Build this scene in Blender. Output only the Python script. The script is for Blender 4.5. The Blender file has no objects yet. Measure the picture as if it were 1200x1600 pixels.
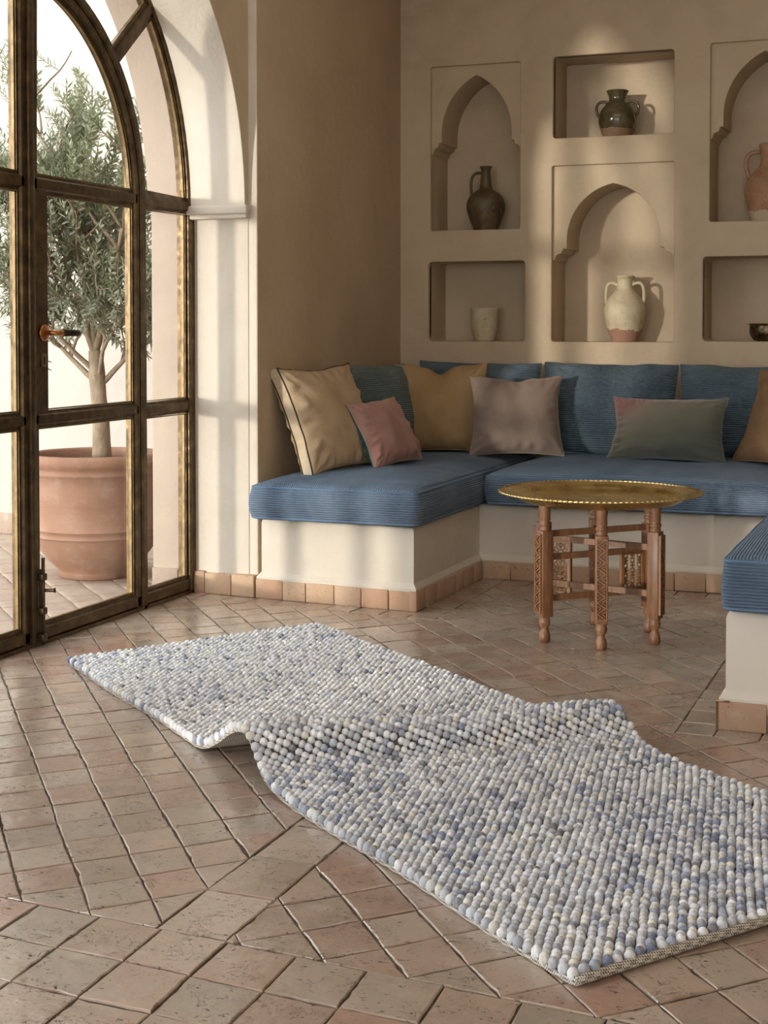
import bpy, bmesh, math, random
import numpy as np
from mathutils import Vector, Matrix, noise as mnoise

random.seed(7)
rng = np.random.default_rng(7)
scene = bpy.context.scene
COL = scene.collection
PI = math.pi

# ------------------------------------------------------------------ helpers
def srgb(r, g, b):
    f = lambda c: (c / 255 / 12.92) if c <= 10 else ((c / 255 + 0.055) / 1.055) ** 2.4
    return (f(r), f(g), f(b), 1.0)

class MB:
    """collects geometry that becomes ONE mesh"""
    def __init__(self):
        self.v = []; self.f = []; self.m = []; self.s = []
    def add(self, vs, fs, mi=0, smooth=False):
        o = len(self.v)
        self.v.extend([tuple(p) for p in vs])
        for f in fs:
            self.f.append(tuple(i + o for i in f)); self.m.append(mi); self.s.append(smooth)
    def box(self, lo, hi, mi=0, M=None):
        x0, y0, z0 = lo; x1, y1, z1 = hi
        vs = [Vector(p) for p in ((x0,y0,z0),(x1,y0,z0),(x1,y1,z0),(x0,y1,z0),(x0,y0,z1),(x1,y0,z1),(x1,y1,z1),(x0,y1,z1))]
        if M is not None: vs = [M @ p for p in vs]
        self.add(vs, [(0,3,2,1),(4,5,6,7),(0,1,5,4),(1,2,6,5),(2,3,7,6),(3,0,4,7)], mi)
    def cbox(self, lo, hi, c, mi=0, M=None):
        """box with chamfered edges (chamfer c)"""
        bm = bmesh.new()
        bmesh.ops.create_cube(bm, size=1)
        for v in bm.verts:
            v.co = Vector([(lo[i] + hi[i]) / 2 + v.co[i] * (hi[i] - lo[i]) for i in range(3)])
        bmesh.ops.bevel(bm, geom=list(bm.edges), offset=c, segments=2, affect='EDGES', profile=0.5)
        bm.verts.index_update()
        vs = [v.co.copy() for v in bm.verts]
        if M is not None: vs = [M @ p for p in vs]
        fs = [tuple(v.index for v in f.verts) for f in bm.faces]
        bm.free()
        self.add(vs, fs, mi, True)
    def bar(self, a, b, w, d, side=(1, 0, 0), mi=0):
        """rectangular bar from a to b; w across, d along side"""
        a = Vector(a); b = Vector(b); t = (b - a).normalized(); s = Vector(side); s = (s - t * s.dot(t)).normalized()
        u = t.cross(s)
        vs = []
        for p in (a, b):
            for i, j in ((-1,-1),(1,-1),(1,1),(-1,1)):
                vs.append(p + u * (i * w / 2) + s * (j * d / 2))
        self.add(vs, [(0,1,2,3),(7,6,5,4),(0,4,5,1),(1,5,6,2),(2,6,7,3),(3,7,4,0)], mi)
    def sweep(self, path, prof, normal, closed=False, mi=0, smooth=False):
        """sweep a profile [(across, along_normal)] along a planar path whose plane normal is `normal`"""
        n = Vector(normal).normalized(); P = [Vector(p) for p in path]; N = len(P); k = len(prof)
        vs = []
        for i, p in enumerate(P):
            if closed: a, b = P[i-1], P[(i+1) % N]
            else: a, b = P[max(i-1, 0)], P[min(i+1, N-1)]
            t = (b - a).normalized(); u = n.cross(t).normalized()
            sc = 1.0
            if 0 < i < N-1 or closed:
                t1 = (p - a).normalized(); c = max(0.3, t1.dot(t)); sc = 1 / c
            for (x, y) in prof: vs.append(p + u * (x * sc) + n * y)
        fs = []
        for i in range(N if closed else N - 1):
            j = (i + 1) % N
            for q in range(k):
                r = (q + 1) % k
                fs.append((i*k+q, j*k+q, j*k+r, i*k+r))
        if not closed:
            fs.append(tuple(range(k))); fs.append(tuple((N-1)*k + q for q in reversed(range(k))))
        self.add(vs, fs, mi, smooth)
    def tube(self, path, r, seg=8, closed=False, mi=0, cap=True, flat=1.0):
        P = [Vector(p) for p in path]; N = len(P)
        R = r if hasattr(r, '__len__') else [r] * N
        vs = []; prev = None
        for i, p in enumerate(P):
            if closed: t = (P[(i+1) % N] - P[i-1]).normalized()
            else: t = (P[min(i+1, N-1)] - P[max(i-1, 0)]).normalized()
            if prev is None:
                a = Vector((0,0,1)) if abs(t.z) < 0.9 else Vector((1,0,0))
                u = (a - t * a.dot(t)).normalized()
            else:
                u = prev - t * prev.dot(t)
                u = u.normalized() if u.length > 1e-6 else Vector((1,0,0))
            prev = u; w = t.cross(u)
            for k in range(seg):
                th = 2 * PI * k / seg
                vs.append(p + (u * math.cos(th) * flat + w * math.sin(th)) * R[i])
        fs = []
        for i in range(N if closed else N - 1):
            j = (i + 1) % N
            for k in range(seg):
                l = (k + 1) % seg
                fs.append((i*seg+k, i*seg+l, j*seg+l, j*seg+k))
        if not closed and cap:
            fs.append(tuple(reversed(range(seg)))); fs.append(tuple((N-1)*seg + k for k in range(seg)))
        self.add(vs, fs, mi, True)
    def lathe(self, prof, seg=40, c=(0,0,0), mi=0, wob=None):
        vs = []; k = len(prof)
        for i in range(seg):
            a = 2 * PI * i / seg
            for j, (r, z) in enumerate(prof):
                rr = r if wob is None else r * wob(a, z)
                vs.append((c[0] + rr * math.cos(a), c[1] + rr * math.sin(a), c[2] + z))
        fs = []
        for i in range(seg):
            n = (i + 1) % seg
            for j in range(k - 1):
                fs.append((i*k+j, n*k+j, n*k+j+1, i*k+j+1))
        o = len(self.v)
        self.add(vs, fs, mi, True)
        if prof[0][0] > 1e-5: self.f.append(tuple(o + i*k for i in reversed(range(seg)))); self.m.append(mi); self.s.append(False)
        if prof[-1][0] > 1e-5: self.f.append(tuple(o + i*k + k-1 for i in range(seg))); self.m.append(mi); self.s.append(False)
    def mesh(self, name, mats):
        me = bpy.data.meshes.new(name)
        me.from_pydata(self.v, [], self.f)
        for m in (mats if isinstance(mats, (list, tuple)) else [mats]): me.materials.append(m)
        me.polygons.foreach_set('material_index', self.m)
        me.polygons.foreach_set('use_smooth', self.s)
        me.update()
        return me

def fix_normals(me, merge=0):
    bm = bmesh.new(); bm.from_mesh(me)
    if merge: bmesh.ops.remove_doubles(bm, verts=bm.verts, dist=merge)
    bmesh.ops.recalc_face_normals(bm, faces=bm.faces)
    bm.to_mesh(me); bm.free()

def autosmooth(me, deg=35):
    bm = bmesh.new(); bm.from_mesh(me)
    for f in bm.faces: f.smooth = True
    for e in bm.edges:
        if len(e.link_faces) == 2 and e.calc_face_angle(0) > math.radians(deg): e.smooth = False
    bm.to_mesh(me); bm.free()

def obj(name, mb, mats, parent=None, loc=None, fix=True, smooth=None, merge=0):
    me = mb.mesh(name, mats) if isinstance(mb, MB) else mb
    if fix: fix_normals(me, merge)
    if smooth: autosmooth(me, smooth)
    o = bpy.data.objects.new(name, me); COL.objects.link(o)
    if parent: o.parent = parent
    if loc is not None: o.location = loc
    return o

def thing(name, label, cat, loc=(0,0,0), rotz=0, group=None):
    o = bpy.data.objects.new(name, None); COL.objects.link(o); o.empty_display_size = 0.05
    o.location = loc; o.rotation_euler = (0, 0, rotz); o['label'] = label; o['category'] = cat
    if group: o['group'] = group
    return o
def tag(o, label, cat, group=None):
    o['label'] = label; o['category'] = cat
    if group: o['group'] = group
    return o
def struct(name, mb, mats, parent=None, **k):
    o = obj(name, mb, mats, parent, **k)
    if parent is None: o['kind'] = 'structure'
    return o

# ------------------------------------------------------------------ materials
class Nt:
    def __init__(self, name, rough=0.6, metal=0.0, spec=0.5):
        self.m = bpy.data.materials.new(name); self.m.use_nodes = True
        self.t = self.m.node_tree; self.b = self.t.nodes['Principled BSDF']
        self.b.inputs['Roughness'].default_value = rough
        self.b.inputs['Metallic'].default_value = metal
        self.b.inputs['Specular IOR Level'].default_value = spec
        self._tc = None
    def n(self, typ, **k):
        nd = self.t.nodes.new('ShaderNode' + typ)
        for a, v in k.items():
            if a in nd.inputs: nd.inputs[a].default_value = v
            else: setattr(nd, a, v)
        return nd
    def l(self, a, b):
        self.t.links.new(a, b)
    def co(self, kind='Object'):
        if not self._tc: self._tc = self.n('TexCoord')
        return self._tc.outputs[kind]
    def map(self, scale=(1,1,1), kind='Object', rot=(0,0,0)):
        mp = self.n('Mapping'); mp.inputs['Scale'].default_value = scale; mp.inputs['Rotation'].default_value = rot
        self.l(self.co(kind), mp.inputs['Vector']); return mp.outputs[0]
    def noise(self, scale, detail=4, rough=0.55, vec=None, dist=0):
        nd = self.n('TexNoise'); nd.inputs['Scale'].default_value = scale; nd.inputs['Detail'].default_value = detail
        nd.inputs['Roughness'].default_value = rough; nd.inputs['Distortion'].default_value = dist
        self.l(vec if vec is not None else self.co(), nd.inputs['Vector']); return nd.outputs['Fac']
    def ramp(self, fac, stops, interp='LINEAR'):
        r = self.n('ValToRGB'); cr = r.color_ramp; cr.interpolation = interp
        while len(cr.elements) < len(stops): cr.elements.new(0.5)
        for e, (p, c) in zip(cr.elements, stops):
            e.position = p; e.color = c if hasattr(c, '__len__') else (c, c, c, 1)
        self.l(fac, r.inputs[0]); return r.outputs[0]
    def mix(self, fac, a, b, mode='MIX'):
        m = self.n('Mix'); m.data_type = 'RGBA'; m.blend_type = mode
        for i, x in ((0, fac), (6, a), (7, b)):
            if hasattr(x, 'is_linked'): self.l(x, m.inputs[i])
            else: m.inputs[i].default_value = x
        return m.outputs[2]
    def math(self, op, a, b=0.0, c=None):
        m = self.n('Math'); m.operation = op
        for i, x in ((0, a), (1, b), (2, c)):
            if x is None: continue
            if hasattr(x, 'is_linked'): self.l(x, m.inputs[i])
            else: m.inputs[i].default_value = x
        return m.outputs[0]
    def base(self, x):
        if hasattr(x, 'is_linked'): self.l(x, self.b.inputs['Base Color'])
        else: self.b.inputs['Base Color'].default_value = x
    def rough(self, x): self.l(x, self.b.inputs['Roughness'])
    def bump(self, h, strength=0.4, dist=0.01):
        bp = self.n('Bump'); bp.inputs['Strength'].default_value = strength; bp.inputs['Distance'].default_value = dist
        self.l(h, bp.inputs['Height'])
        if self.b.inputs['Normal'].is_linked:
            self.l(self.b.inputs['Normal'].links[0].from_socket, bp.inputs['Normal'])
        self.l(bp.outputs[0], self.b.inputs['Normal'])

def plaster(name, c1, c2, c3, rough=0.6, bumps=1.0, spec=0.35):
    k = Nt(name, rough, spec=spec)
    a = k.noise(1.3, 6, 0.6); b = k.noise(7, 5, 0.6, dist=0.6)
    col = k.ramp(a, [(0.32, c1), (0.52, c2), (0.72, c3)])
    col = k.mix(k.ramp(b, [(0.35, 0.0), (0.75, 0.45)]), col, c3)
    wear = k.noise(2.2, 8, 0.7, vec=k.map((1.6, 1.6, 0.7)))
    col = k.mix(k.ramp(wear, [(0.60, 0.0), (0.72, 0.35)]), col, tuple(min(1, x * 1.22) for x in c2[:3]) + (1,))
    k.base(col)
    k.rough(k.ramp(b, [(0.3, rough - 0.12), (0.7, rough + 0.12)]))
    k.bump(k.noise(5, 6, 0.6), 0.35 * bumps, 0.03)
    k.bump(k.noise(60, 4, 0.6), 0.12 * bumps, 0.006)
    return k.m

M = {}
M['tan'] = plaster('tan_tadelakt', srgb(172, 151, 122), srgb(185, 164, 135), srgb(196, 178, 150), 0.55)
M['cream'] = plaster('cream_limewash', srgb(198, 186, 168), srgb(207, 196, 180), srgb(215, 206, 192), 0.65)
M['pink'] = plaster('pink_render', srgb(158, 140, 124), srgb(166, 149, 133), srgb(174, 158, 142), 0.8)
M['white'] = plaster('white_render', srgb(172, 164, 154), srgb(178, 170, 160), srgb(184, 177, 168), 0.85)

def terracotta(name, stops, rough, pits=1.0, spec=0.5, wax=0.0):
    k = Nt(name, rough, spec=spec)
    geo = k.n('NewGeometry')
    col = k.ramp(geo.outputs['Random Per Island'], stops)
    big = k.noise(5.5, 5, 0.6, dist=0.4)
    col = k.mix(k.ramp(big, [(0.35, 0.0), (0.7, 0.55)]), col, srgb(166, 150, 130))
    mott = k.noise(38, 5, 0.65)
    col = k.mix(k.ramp(mott, [(0.4, 0.0), (0.75, 0.4)]), col, srgb(176, 146, 126))
    hz = k.noise(9, 6, 0.7)
    col = k.mix(k.ramp(hz, [(0.56, 0.0), (0.68, 0.45)]), col, srgb(186, 172, 154))
    # pits and chips
    pn = k.noise(70, 3, 0.6, vec=k.map((1, 1.7, 1)), dist=0.3)
    pm = k.noise(14, 2, 0.5)
    pit = k.math('MULTIPLY', k.ramp(pn, [(0.625, 0.0), (0.665, 1.0)]), k.ramp(pm, [(0.40, 0.0), (0.56, 1.0)]))
    crk = k.n('TexNoise'); crk.inputs['Scale'].default_value = 16; crk.inputs['Detail'].default_value = 6; crk.inputs['Roughness'].default_value = 0.6; crk.inputs['Distortion'].default_value = 1.4; k.l(k.co(), crk.inputs['Vector'])
    crl = k.ramp(k.math('ABSOLUTE', k.math('SUBTRACT', crk.outputs['Fac'], 0.5)), [(0.0, 1.0), (0.007, 0.0)])
    pit = k.math('MAXIMUM', pit, k.math('MULTIPLY', crl, k.ramp(pm, [(0.50, 0.0), (0.62, 0.7)])))
    col = k.mix(k.math('MULTIPLY', pit, 0.92 * pits), col, srgb(52, 38, 30))
    k.base(col)
    k.rough(k.math('ADD', k.ramp(hz, [(0.32, rough - 0.10), (0.68, rough + 0.20)]), k.math('MULTIPLY', pit, 0.3)))
    k.bump(k.noise(8, 4, 0.55), 0.40, 0.012)
    k.bump(k.noise(34, 4, 0.6, dist=0.5), 0.14, 0.004)
    k.bump(k.noise(90, 4, 0.6), 0.14, 0.002)
    k.bump(k.math('MULTIPLY', pit, -1.0), 0.8 * pits, 0.004)
    if wax:     # worn wax polish, patchy
        pol = k.math('MULTIPLY', k.ramp(k.noise(7, 6, 0.7), [(0.36, 0.15), (0.62, 1.0)]), k.math('SUBTRACT', 1.0, pit))
        k.l(k.math('MULTIPLY', pol, wax), k.b.inputs['Coat Weight'])
        k.b.inputs['Coat Roughness'].default_value = 0.17; k.b.inputs['Coat IOR'].default_value = 1.7
        cb = k.n('Bump'); cb.inputs['Strength'].default_value = 0.30; cb.inputs['Distance'].default_value = 0.006
        k.l(k.noise(16, 5, 0.6), cb.inputs['Height']); k.l(cb.outputs[0], k.b.inputs['Coat Normal'])
    return k.m
M['tile'] = terracotta('floor_terracotta', [(0.0, srgb(152, 127, 110)), (0.16, srgb(172, 152, 135)), (0.32, srgb(148, 136, 121)), (0.48, srgb(150, 116, 102)), (0.64, srgb(174, 157, 141)), (0.82, srgb(140, 129, 115)), (1.0, srgb(160, 122, 106))], 0.30, spec=0.6, wax=0.9)
M['skirt'] = terracotta('skirting_terracotta', [(0.0, srgb(182, 142, 110)), (0.35, srgb(194, 158, 124)), (0.65, srgb(172, 130, 100)), (1.0, srgb(200, 168, 136))], 0.7, 0.6)
M['tile_out'] = terracotta('courtyard_terracotta', [(0.0, srgb(144, 124, 109)), (0.4, srgb(151, 133, 119)), (0.7, srgb(139, 119, 105)), (1.0, srgb(156, 139, 126))], 0.75, 0.4)
k = Nt('grout', 0.9); k.base(k.ramp(k.noise(25, 5), [(0.35, srgb(62, 50, 40)), (0.62, srgb(92, 78, 64)), (0.75, srgb(170, 152, 130))])); k.bump(k.noise(120), 0.5, 0.003); M['grout'] = k.m

# metals
k = Nt('aged_bronze', 0.42, 0.75)
k.base(k.ramp(k.noise(18, 6, 0.65), [(0.3, srgb(62, 50, 36)), (0.55, srgb(94, 77, 54)), (0.75, srgb(128, 106, 72))]))
k.rough(k.ramp(k.noise(30, 4), [(0.3, 0.32), (0.7, 0.55)])); k.bump(k.noise(45, 4), 0.2, 0.003); M['bronze'] = k.m
k = Nt('polished_bronze_bead', 0.45, 0.6)
k.base(k.ramp(k.noise(25, 6, 0.7), [(0.3, srgb(92, 76, 50)), (0.6, srgb(132, 110, 74)), (0.8, srgb(160, 138, 98))])); k.bump(k.noise(60, 4), 0.2, 0.002); M['bead'] = k.m
k = Nt('black_iron', 0.5, 0.6); k.base(srgb(46, 40, 34)); M['iron'] = k.m
k = Nt('copper_handle', 0.3, 0.9); k.base(srgb(190, 128, 80)); M['copper'] = k.m
k = Nt('brass', 0.3, 1.0)
k.base(k.ramp(k.noise(9, 6, 0.65), [(0.3, srgb(176, 152, 98)), (0.55, srgb(208, 184, 124)), (0.75, srgb(222, 202, 148))]))
k.rough(k.ramp(k.noise(14, 5), [(0.3, 0.2), (0.7, 0.42)]))
vo = k.n('TexVoronoi'); vo.inputs['Scale'].default_value = 55; k.l(k.co(), vo.inputs['Vector'])
k.bump(vo.outputs['Distance'], 0.12, 0.004); M['brass'] = k.m
k = Nt('dark_bowl_metal', 0.34, 0.9); k.base(k.ramp(k.noise(40, 5), [(0.35, srgb(60, 50, 38)), (0.7, srgb(150, 132, 100))])); M['bowlmetal'] = k.m

# wood
def wood(name, a, b, c):
    k = Nt(name, 0.45)
    g = k.noise(14, 6, 0.6, vec=k.map((7, 7, 0.8)), dist=0.8)
    k.base(k.ramp(g, [(0.3, a), (0.5, b), (0.72, c)]))
    k.rough(k.ramp(g, [(0.3, 0.38), (0.7, 0.55)])); k.bump(g, 0.15, 0.003); return k.m
M['wood'] = wood('walnut_brown', srgb(88, 56, 34), srgb(112, 76, 48), srgb(134, 97, 64))
M['wood2'] = wood('carved_walnut', srgb(98, 64, 40), srgb(128, 88, 56), srgb(154, 112, 74))

# glass
k = Nt('clear_pane'); t = k.t; t.nodes.remove(k.b)
tr = t.nodes.new('ShaderNodeBsdfTransparent'); tr.inputs[0].default_value = (0.97, 0.98, 0.97, 1)
gl = t.nodes.new('ShaderNodeBsdfGlossy'); gl.inputs['Roughness'].default_value = 0.02
lw = t.nodes.new('ShaderNodeLayerWeight'); lw.inputs[0].default_value = 0.5
pw = t.nodes.new('ShaderNodeMath'); pw.operation = 'POWER'; pw.inputs[1].default_value = 4.5; t.links.new(lw.outputs['Facing'], pw.inputs[0])
fr = t.nodes.new('ShaderNodeMath'); fr.operation = 'MULTIPLY_ADD'; fr.inputs[1].default_value = 0.6; fr.inputs[2].default_value = 0.035; t.links.new(pw.outputs[0], fr.inputs[0])
mx = t.nodes.new('ShaderNodeMixShader'); t.links.new(fr.outputs[0], mx.inputs[0]); t.links.new(tr.outputs[0], mx.inputs[1]); t.links.new(gl.outputs[0], mx.inputs[2])
t.links.new(mx.outputs[0], t.nodes['Material Output'].inputs[0]); M['glass'] = k.m

# fabrics
def fabric(name, cols, rough=0.9, sheen=0.3, weave=None, wale=None, axis='Z', topaxis=None, cscale=4.0, fuzz=None):
    if fuzz is None: fuzz = not wale
    k = Nt(name, rough, spec=0.2)
    k.b.inputs['Sheen Weight'].default_value = sheen; k.b.inputs['Sheen Roughness'].default_value = 0.45
    k.b.inputs['Sheen Tint'].default_value = tuple(min(1, x * 1.6 + 0.1) for x in cols[-1][:3]) + (1,)
    nap = k.noise(cscale, 5, 0.6, dist=0.7)
    st = [(0.30 + 0.42 * i / (len(cols) - 1), c) for i, c in enumerate(cols)]
    k.base(k.ramp(nap, st))
    if wale:
        sp = k.n('SeparateXYZ'); k.l(k.co(), sp.inputs[0])
        coord = sp.outputs[axis]
        if topaxis:
            g = k.n('NewGeometry'); sn = k.n('SeparateXYZ'); k.l(g.outputs['True Normal'], sn.inputs[0])
            up = k.math('GREATER_THAN', k.math('ABSOLUTE', sn.outputs['Z']), 0.75)
            mm = k.n('Mix'); mm.data_type = 'FLOAT'
            k.l(up, mm.inputs[0]); k.l(coord, mm.inputs[2]); k.l(sp.outputs[topaxis], mm.inputs[3]); coord = mm.outputs[0]
        s = k.math('SINE', k.math('MULTIPLY', coord, 2 * PI / wale))
        s = k.math('POWER', k.math('ADD', k.math('MULTIPLY', s, 0.5), 0.5), 0.6)
        k.bump(s, 1.0, 0.0045)
    if weave:
        w1 = k.n('TexWave'); w1.inputs['Scale'].default_value = weave; w1.inputs['Distortion'].default_value = 1.2; w1.bands_direction = 'X'; k.l(k.co(), w1.inputs['Vector'])
        w2 = k.n('TexWave'); w2.inputs['Scale'].default_value = weave; w2.inputs['Distortion'].default_value = 1.2; w2.bands_direction = 'Z'; k.l(k.co(), w2.inputs['Vector'])
        k.bump(k.math('MULTIPLY', w1.outputs['Fac'], w2.outputs['Fac']), 0.55, 0.002)
    if fuzz: k.bump(k.noise(22, 5, 0.6), 0.15, 0.006)
    return k.m
BL = [srgb(84, 101, 121), srgb(100, 118, 138), srgb(120, 136, 153)]
M['cordX'] = fabric('blue_corduroy_lengthwise', BL, wale=0.0088, topaxis='X', cscale=3.0)
M['cordY'] = fabric('blue_corduroy_crosswise', BL, wale=0.0088, topaxis='Y', cscale=3.0)
M['cordP'] = fabric('slate_blue_corduroy', [srgb(74, 89, 101), srgb(88, 104, 115), srgb(104, 118, 126)], wale=0.0095, cscale=3.0)
M['cordG'] = fabric('grey_green_corduroy', [srgb(88, 102, 106), srgb(104, 116, 116), srgb(122, 130, 124)], wale=0.0095, cscale=3.0)
M['linen'] = fabric('tan_linen', [srgb(172, 146, 114), srgb(186, 161, 130), srgb(196, 173, 143)], weave=90, sheen=0.1)
M['linen2'] = fabric('camel_linen', [srgb(158, 127, 88), srgb(170, 140, 101), srgb(180, 152, 114)], weave=80, sheen=0.1)
M['brownl'] = fabric('brown_linen', [srgb(112, 86, 60), srgb(124, 96, 68), srgb(134, 107, 79)], weave=80, sheen=0.1)
M['palel'] = fabric('pale_linen_back', [srgb(196, 176, 146), srgb(208, 190, 162)], weave=90, sheen=0.1)
M['rose'] = fabric('rose_velvet', [srgb(146, 108, 98), srgb(160, 122, 111), srgb(174, 138, 126)], sheen=0.5)
M['teal'] = fabric('teal_velvet', [srgb(46, 74, 78), srgb(62, 92, 94)], sheen=0.5)
M['taupe'] = fabric('taupe_velvet', [srgb(118, 101, 91), srgb(134, 117, 105), srgb(150, 134, 120)], sheen=0.5, cscale=3)
k = Nt('ombre_velvet', 0.9, spec=0.2); k.b.inputs['Sheen Weight'].default_value = 0.45
sp = k.n('SeparateXYZ'); k.l(k.co(), sp.inputs[0])
gx = k.math('ADD', k.math('MULTIPLY', sp.outputs['X'], -1.6), k.math('MULTIPLY', sp.outputs['Z'], 3.6))
gx = k.math('MULTIPLY', k.math('ADD', gx, k.math('MULTIPLY', k.noise(6, 3), 0.3)), 0.74)
k.base(k.ramp(gx, [(0.15, srgb(76, 78, 70)), (0.55, srgb(104, 102, 86)), (0.82, srgb(132, 118, 104)), (1.0, srgb(146, 104, 100))]))
k.bump(k.noise(22, 5), 0.2, 0.006); M['ombre'] = k.m
k = Nt('dark_cord', 0.9); k.base(srgb(58, 44, 32)); M['darkcord'] = k.m
k = Nt('pale_cord', 0.9); k.base(srgb(150, 140, 128)); M['palecord'] = k.m
k = Nt('blue_cord', 0.85); k.base(srgb(92, 118, 146)); M['bluecord'] = k.m
k = Nt('taupe_cord', 0.9); k.base(srgb(132, 116, 104)); M['taupecord'] = k.m

# wool
k = Nt('felted_wool', 0.95, spec=0.15)
at = k.n('Attribute'); at.attribute_name = 'wool'
fib = k.noise(330, 4, 0.65, vec=k.map((1, 0.45, 1)), dist=1.0)
k.base(k.mix(k.ramp(fib, [(0.35, 0.0), (0.7, 0.28)]), at.outputs['Color'], srgb(236, 236, 236)))
k.b.inputs['Sheen Weight'].default_value = 0.25
k.bump(fib, 0.5, 0.002); M['wool'] = k.m
k = Nt('rug_backing_weave', 0.95, spec=0.1)
w1 = k.n('TexChecker'); w1.inputs['Scale'].default_value = 260; k.l(k.co(), w1.inputs['Vector'])
k.base(k.mix(w1.outputs['Fac'], srgb(112, 106, 98), srgb(206, 200, 186))); k.bump(w1.outputs['Fac'], 0.6, 0.002); M['backing'] = k.m

k = Nt('dark_wool_ground', 0.95, spec=0.1); k.base(srgb(104, 98, 92)); M['ground'] = k.m  # dark colour on the backing top paints the shade between the balls
# plants / ceramics
k = Nt('olive_leaf', 0.55, spec=0.4)
g = k.n('NewGeometry')
top = k.ramp(g.outputs['Random Per Island'], [(0.0, srgb(70, 78, 56)), (0.4, srgb(112, 120, 94)), (0.75, srgb(150, 156, 130)), (1.0, srgb(178, 182, 160))])
k.base(k.mix(g.outputs['Backfacing'], top, srgb(150, 156, 138)))
tl = k.n('BsdfTranslucent'); tl.inputs[0].default_value = srgb(120, 132, 88); ms = k.n('MixShader'); ms.inputs[0].default_value = 0.32
k.l(k.b.outputs[0], ms.inputs[1]); k.l(tl.outputs[0], ms.inputs[2]); k.l(ms.outputs[0], k.t.nodes['Material Output'].inputs[0])
M['leaf'] = k.m
k = Nt('olive_bark', 0.9)
k.base(k.ramp(k.noise(18, 6, 0.65, vec=k.map((1, 1, 0.4))), [(0.3, srgb(106, 90, 72)), (0.55, srgb(142, 124, 102)), (0.75, srgb(168, 152, 130))])); k.bump(k.noise(26, 5, vec=k.map((1, 1, 0.4))), 0.6, 0.01); M['bark'] = k.m
k = Nt('potting_soil', 0.95); k.base(k.ramp(k.noise(60, 5), [(0.3, srgb(70, 46, 34)), (0.7, srgb(134, 92, 70))])); k.bump(k.noise(70, 5), 1.0, 0.01); M['soil'] = k.m
k = Nt('weathered_terracotta', 0.8, spec=0.3)
a = k.noise(5, 6, 0.65); b_ = k.noise(11, 8, 0.75)
col = k.ramp(a, [(0.3, srgb(134, 98, 78)), (0.55, srgb(144, 109, 88)), (0.75, srgb(152, 120, 100))])
k.base(k.mix(k.ramp(b_, [(0.52, 0.0), (0.72, 0.5)]), col, srgb(168, 150, 136)))
k.bump(k.noise(70, 4, vec=k.map((0.15, 0.15, 1))), 0.25, 0.004); k.bump(b_, 0.2, 0.004); M['pot'] = k.m

def clay(name, cols, rough=0.7, speck=None, band=None, spec=0.4, bump=0.3):
    """cols over a noise; band=(height, colour, wobble): below that local height the bare body shows"""
    k = Nt(name, rough, spec=spec)
    n1 = k.noise(14, 6, 0.65)
    col = k.ramp(n1, [(0.3 + 0.45 * i / (len(cols) - 1), c) for i, c in enumerate(cols)])
    if speck:
        n2 = k.noise(38, 6, 0.7); col = k.mix(k.ramp(n2, [(0.58, 0.0), (0.68, 0.8)]), col, speck)
    if band:
        sp = k.n('SeparateXYZ'); k.l(k.co(), sp.inputs[0])
        h = k.math('ADD', sp.outputs['Z'], k.math('MULTIPLY', k.math('SUBTRACT', k.noise(12, 4), 0.5), band[2]))
        f = k.math('LESS_THAN', h, band[0]); col = k.mix(f, col, band[1])
        k.rough(k.math('ADD', k.math('MULTIPLY', f, 0.5), rough))
    k.base(col); k.bump(k.noise(40, 5, vec=k.map((0.5, 0.5, 1.2))), bump, 0.004)
    return k.m
M['jug'] = clay('olive_brown_stoneware', [srgb(66, 54, 36), srgb(92, 78, 54), srgb(112, 98, 70)], 0.45, srgb(142, 126, 96))
M['cup'] = clay('chalky_cream_clay', [srgb(176, 160, 130), srgb(196, 180, 150), srgb(206, 192, 164)], 0.85, srgb(150, 132, 104))
M['green'] = clay('dark_green_glaze', [srgb(58, 52, 36), srgb(78, 70, 48), srgb(98, 88, 62)], 0.14, srgb(44, 50, 46), (0.047, srgb(136, 106, 82), 0.03), 0.6, 0.25)
M['amph'] = clay('cream_slip', [srgb(176, 160, 130), srgb(198, 184, 154), srgb(208, 196, 168)], 0.6, srgb(150, 134, 108), (0.06, srgb(156, 120, 100), 0.09), 0.4, 0.35)
M['terra'] = clay('red_brown_clay', [srgb(142, 104, 76), srgb(160, 120, 90), srgb(176, 142, 112)], 0.75, srgb(186, 160, 134), (0.05, srgb(188, 168, 144), 0.06))

# ------------------------------------------------------------------ setting: floor of hand-cut tiles
def clip(poly, n, d):
    """keep the side n.p <= d of a convex polygon"""
    out = []; L = len(poly)
    for i in range(L):
        a = poly[i]; b = poly[(i+1) % L]
        da = n[0]*a[0] + n[1]*a[1] - d; db = n[0]*b[0] + n[1]*b[1] - d
        if da <= 0: out.append(a)
        if (da < 0 < db) or (db < 0 < da):
            t = da / (da - db); out.append((a[0] + t*(b[0]-a[0]), a[1] + t*(b[1]-a[1])))
    return out if len(out) >= 3 else []
def area(p): return 0.5 * sum(p[i][0]*p[(i+1) % len(p)][1] - p[(i+1) % len(p)][0]*p[i][1] for i in range(len(p)))
def shrink(poly, g):
    """inset a convex CCW polygon by g with half-plane clipping"""
    q = list(poly)
    for i in range(len(poly)):
        a = poly[i]; b = poly[(i+1) % len(poly)]
        ex, ey = b[0]-a[0], b[1]-a[1]; L = math.hypot(ex, ey)
        if L < 1e-6: continue
        n = (ey/L, -ex/L)
        q = clip(q, n, n[0]*a[0] + n[1]*a[1] - g)
        if not q: return []
    r = []
    for p in q:
        if not r or math.hypot(p[0]-r[-1][0], p[1]-r[-1][1]) > 0.0012: r.append(p)
    if len(r) > 2 and math.hypot(r[0][0]-r[-1][0], r[0][1]-r[-1][1]) < 0.0012: r.pop()
    return r if len(r) >= 3 else []

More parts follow.
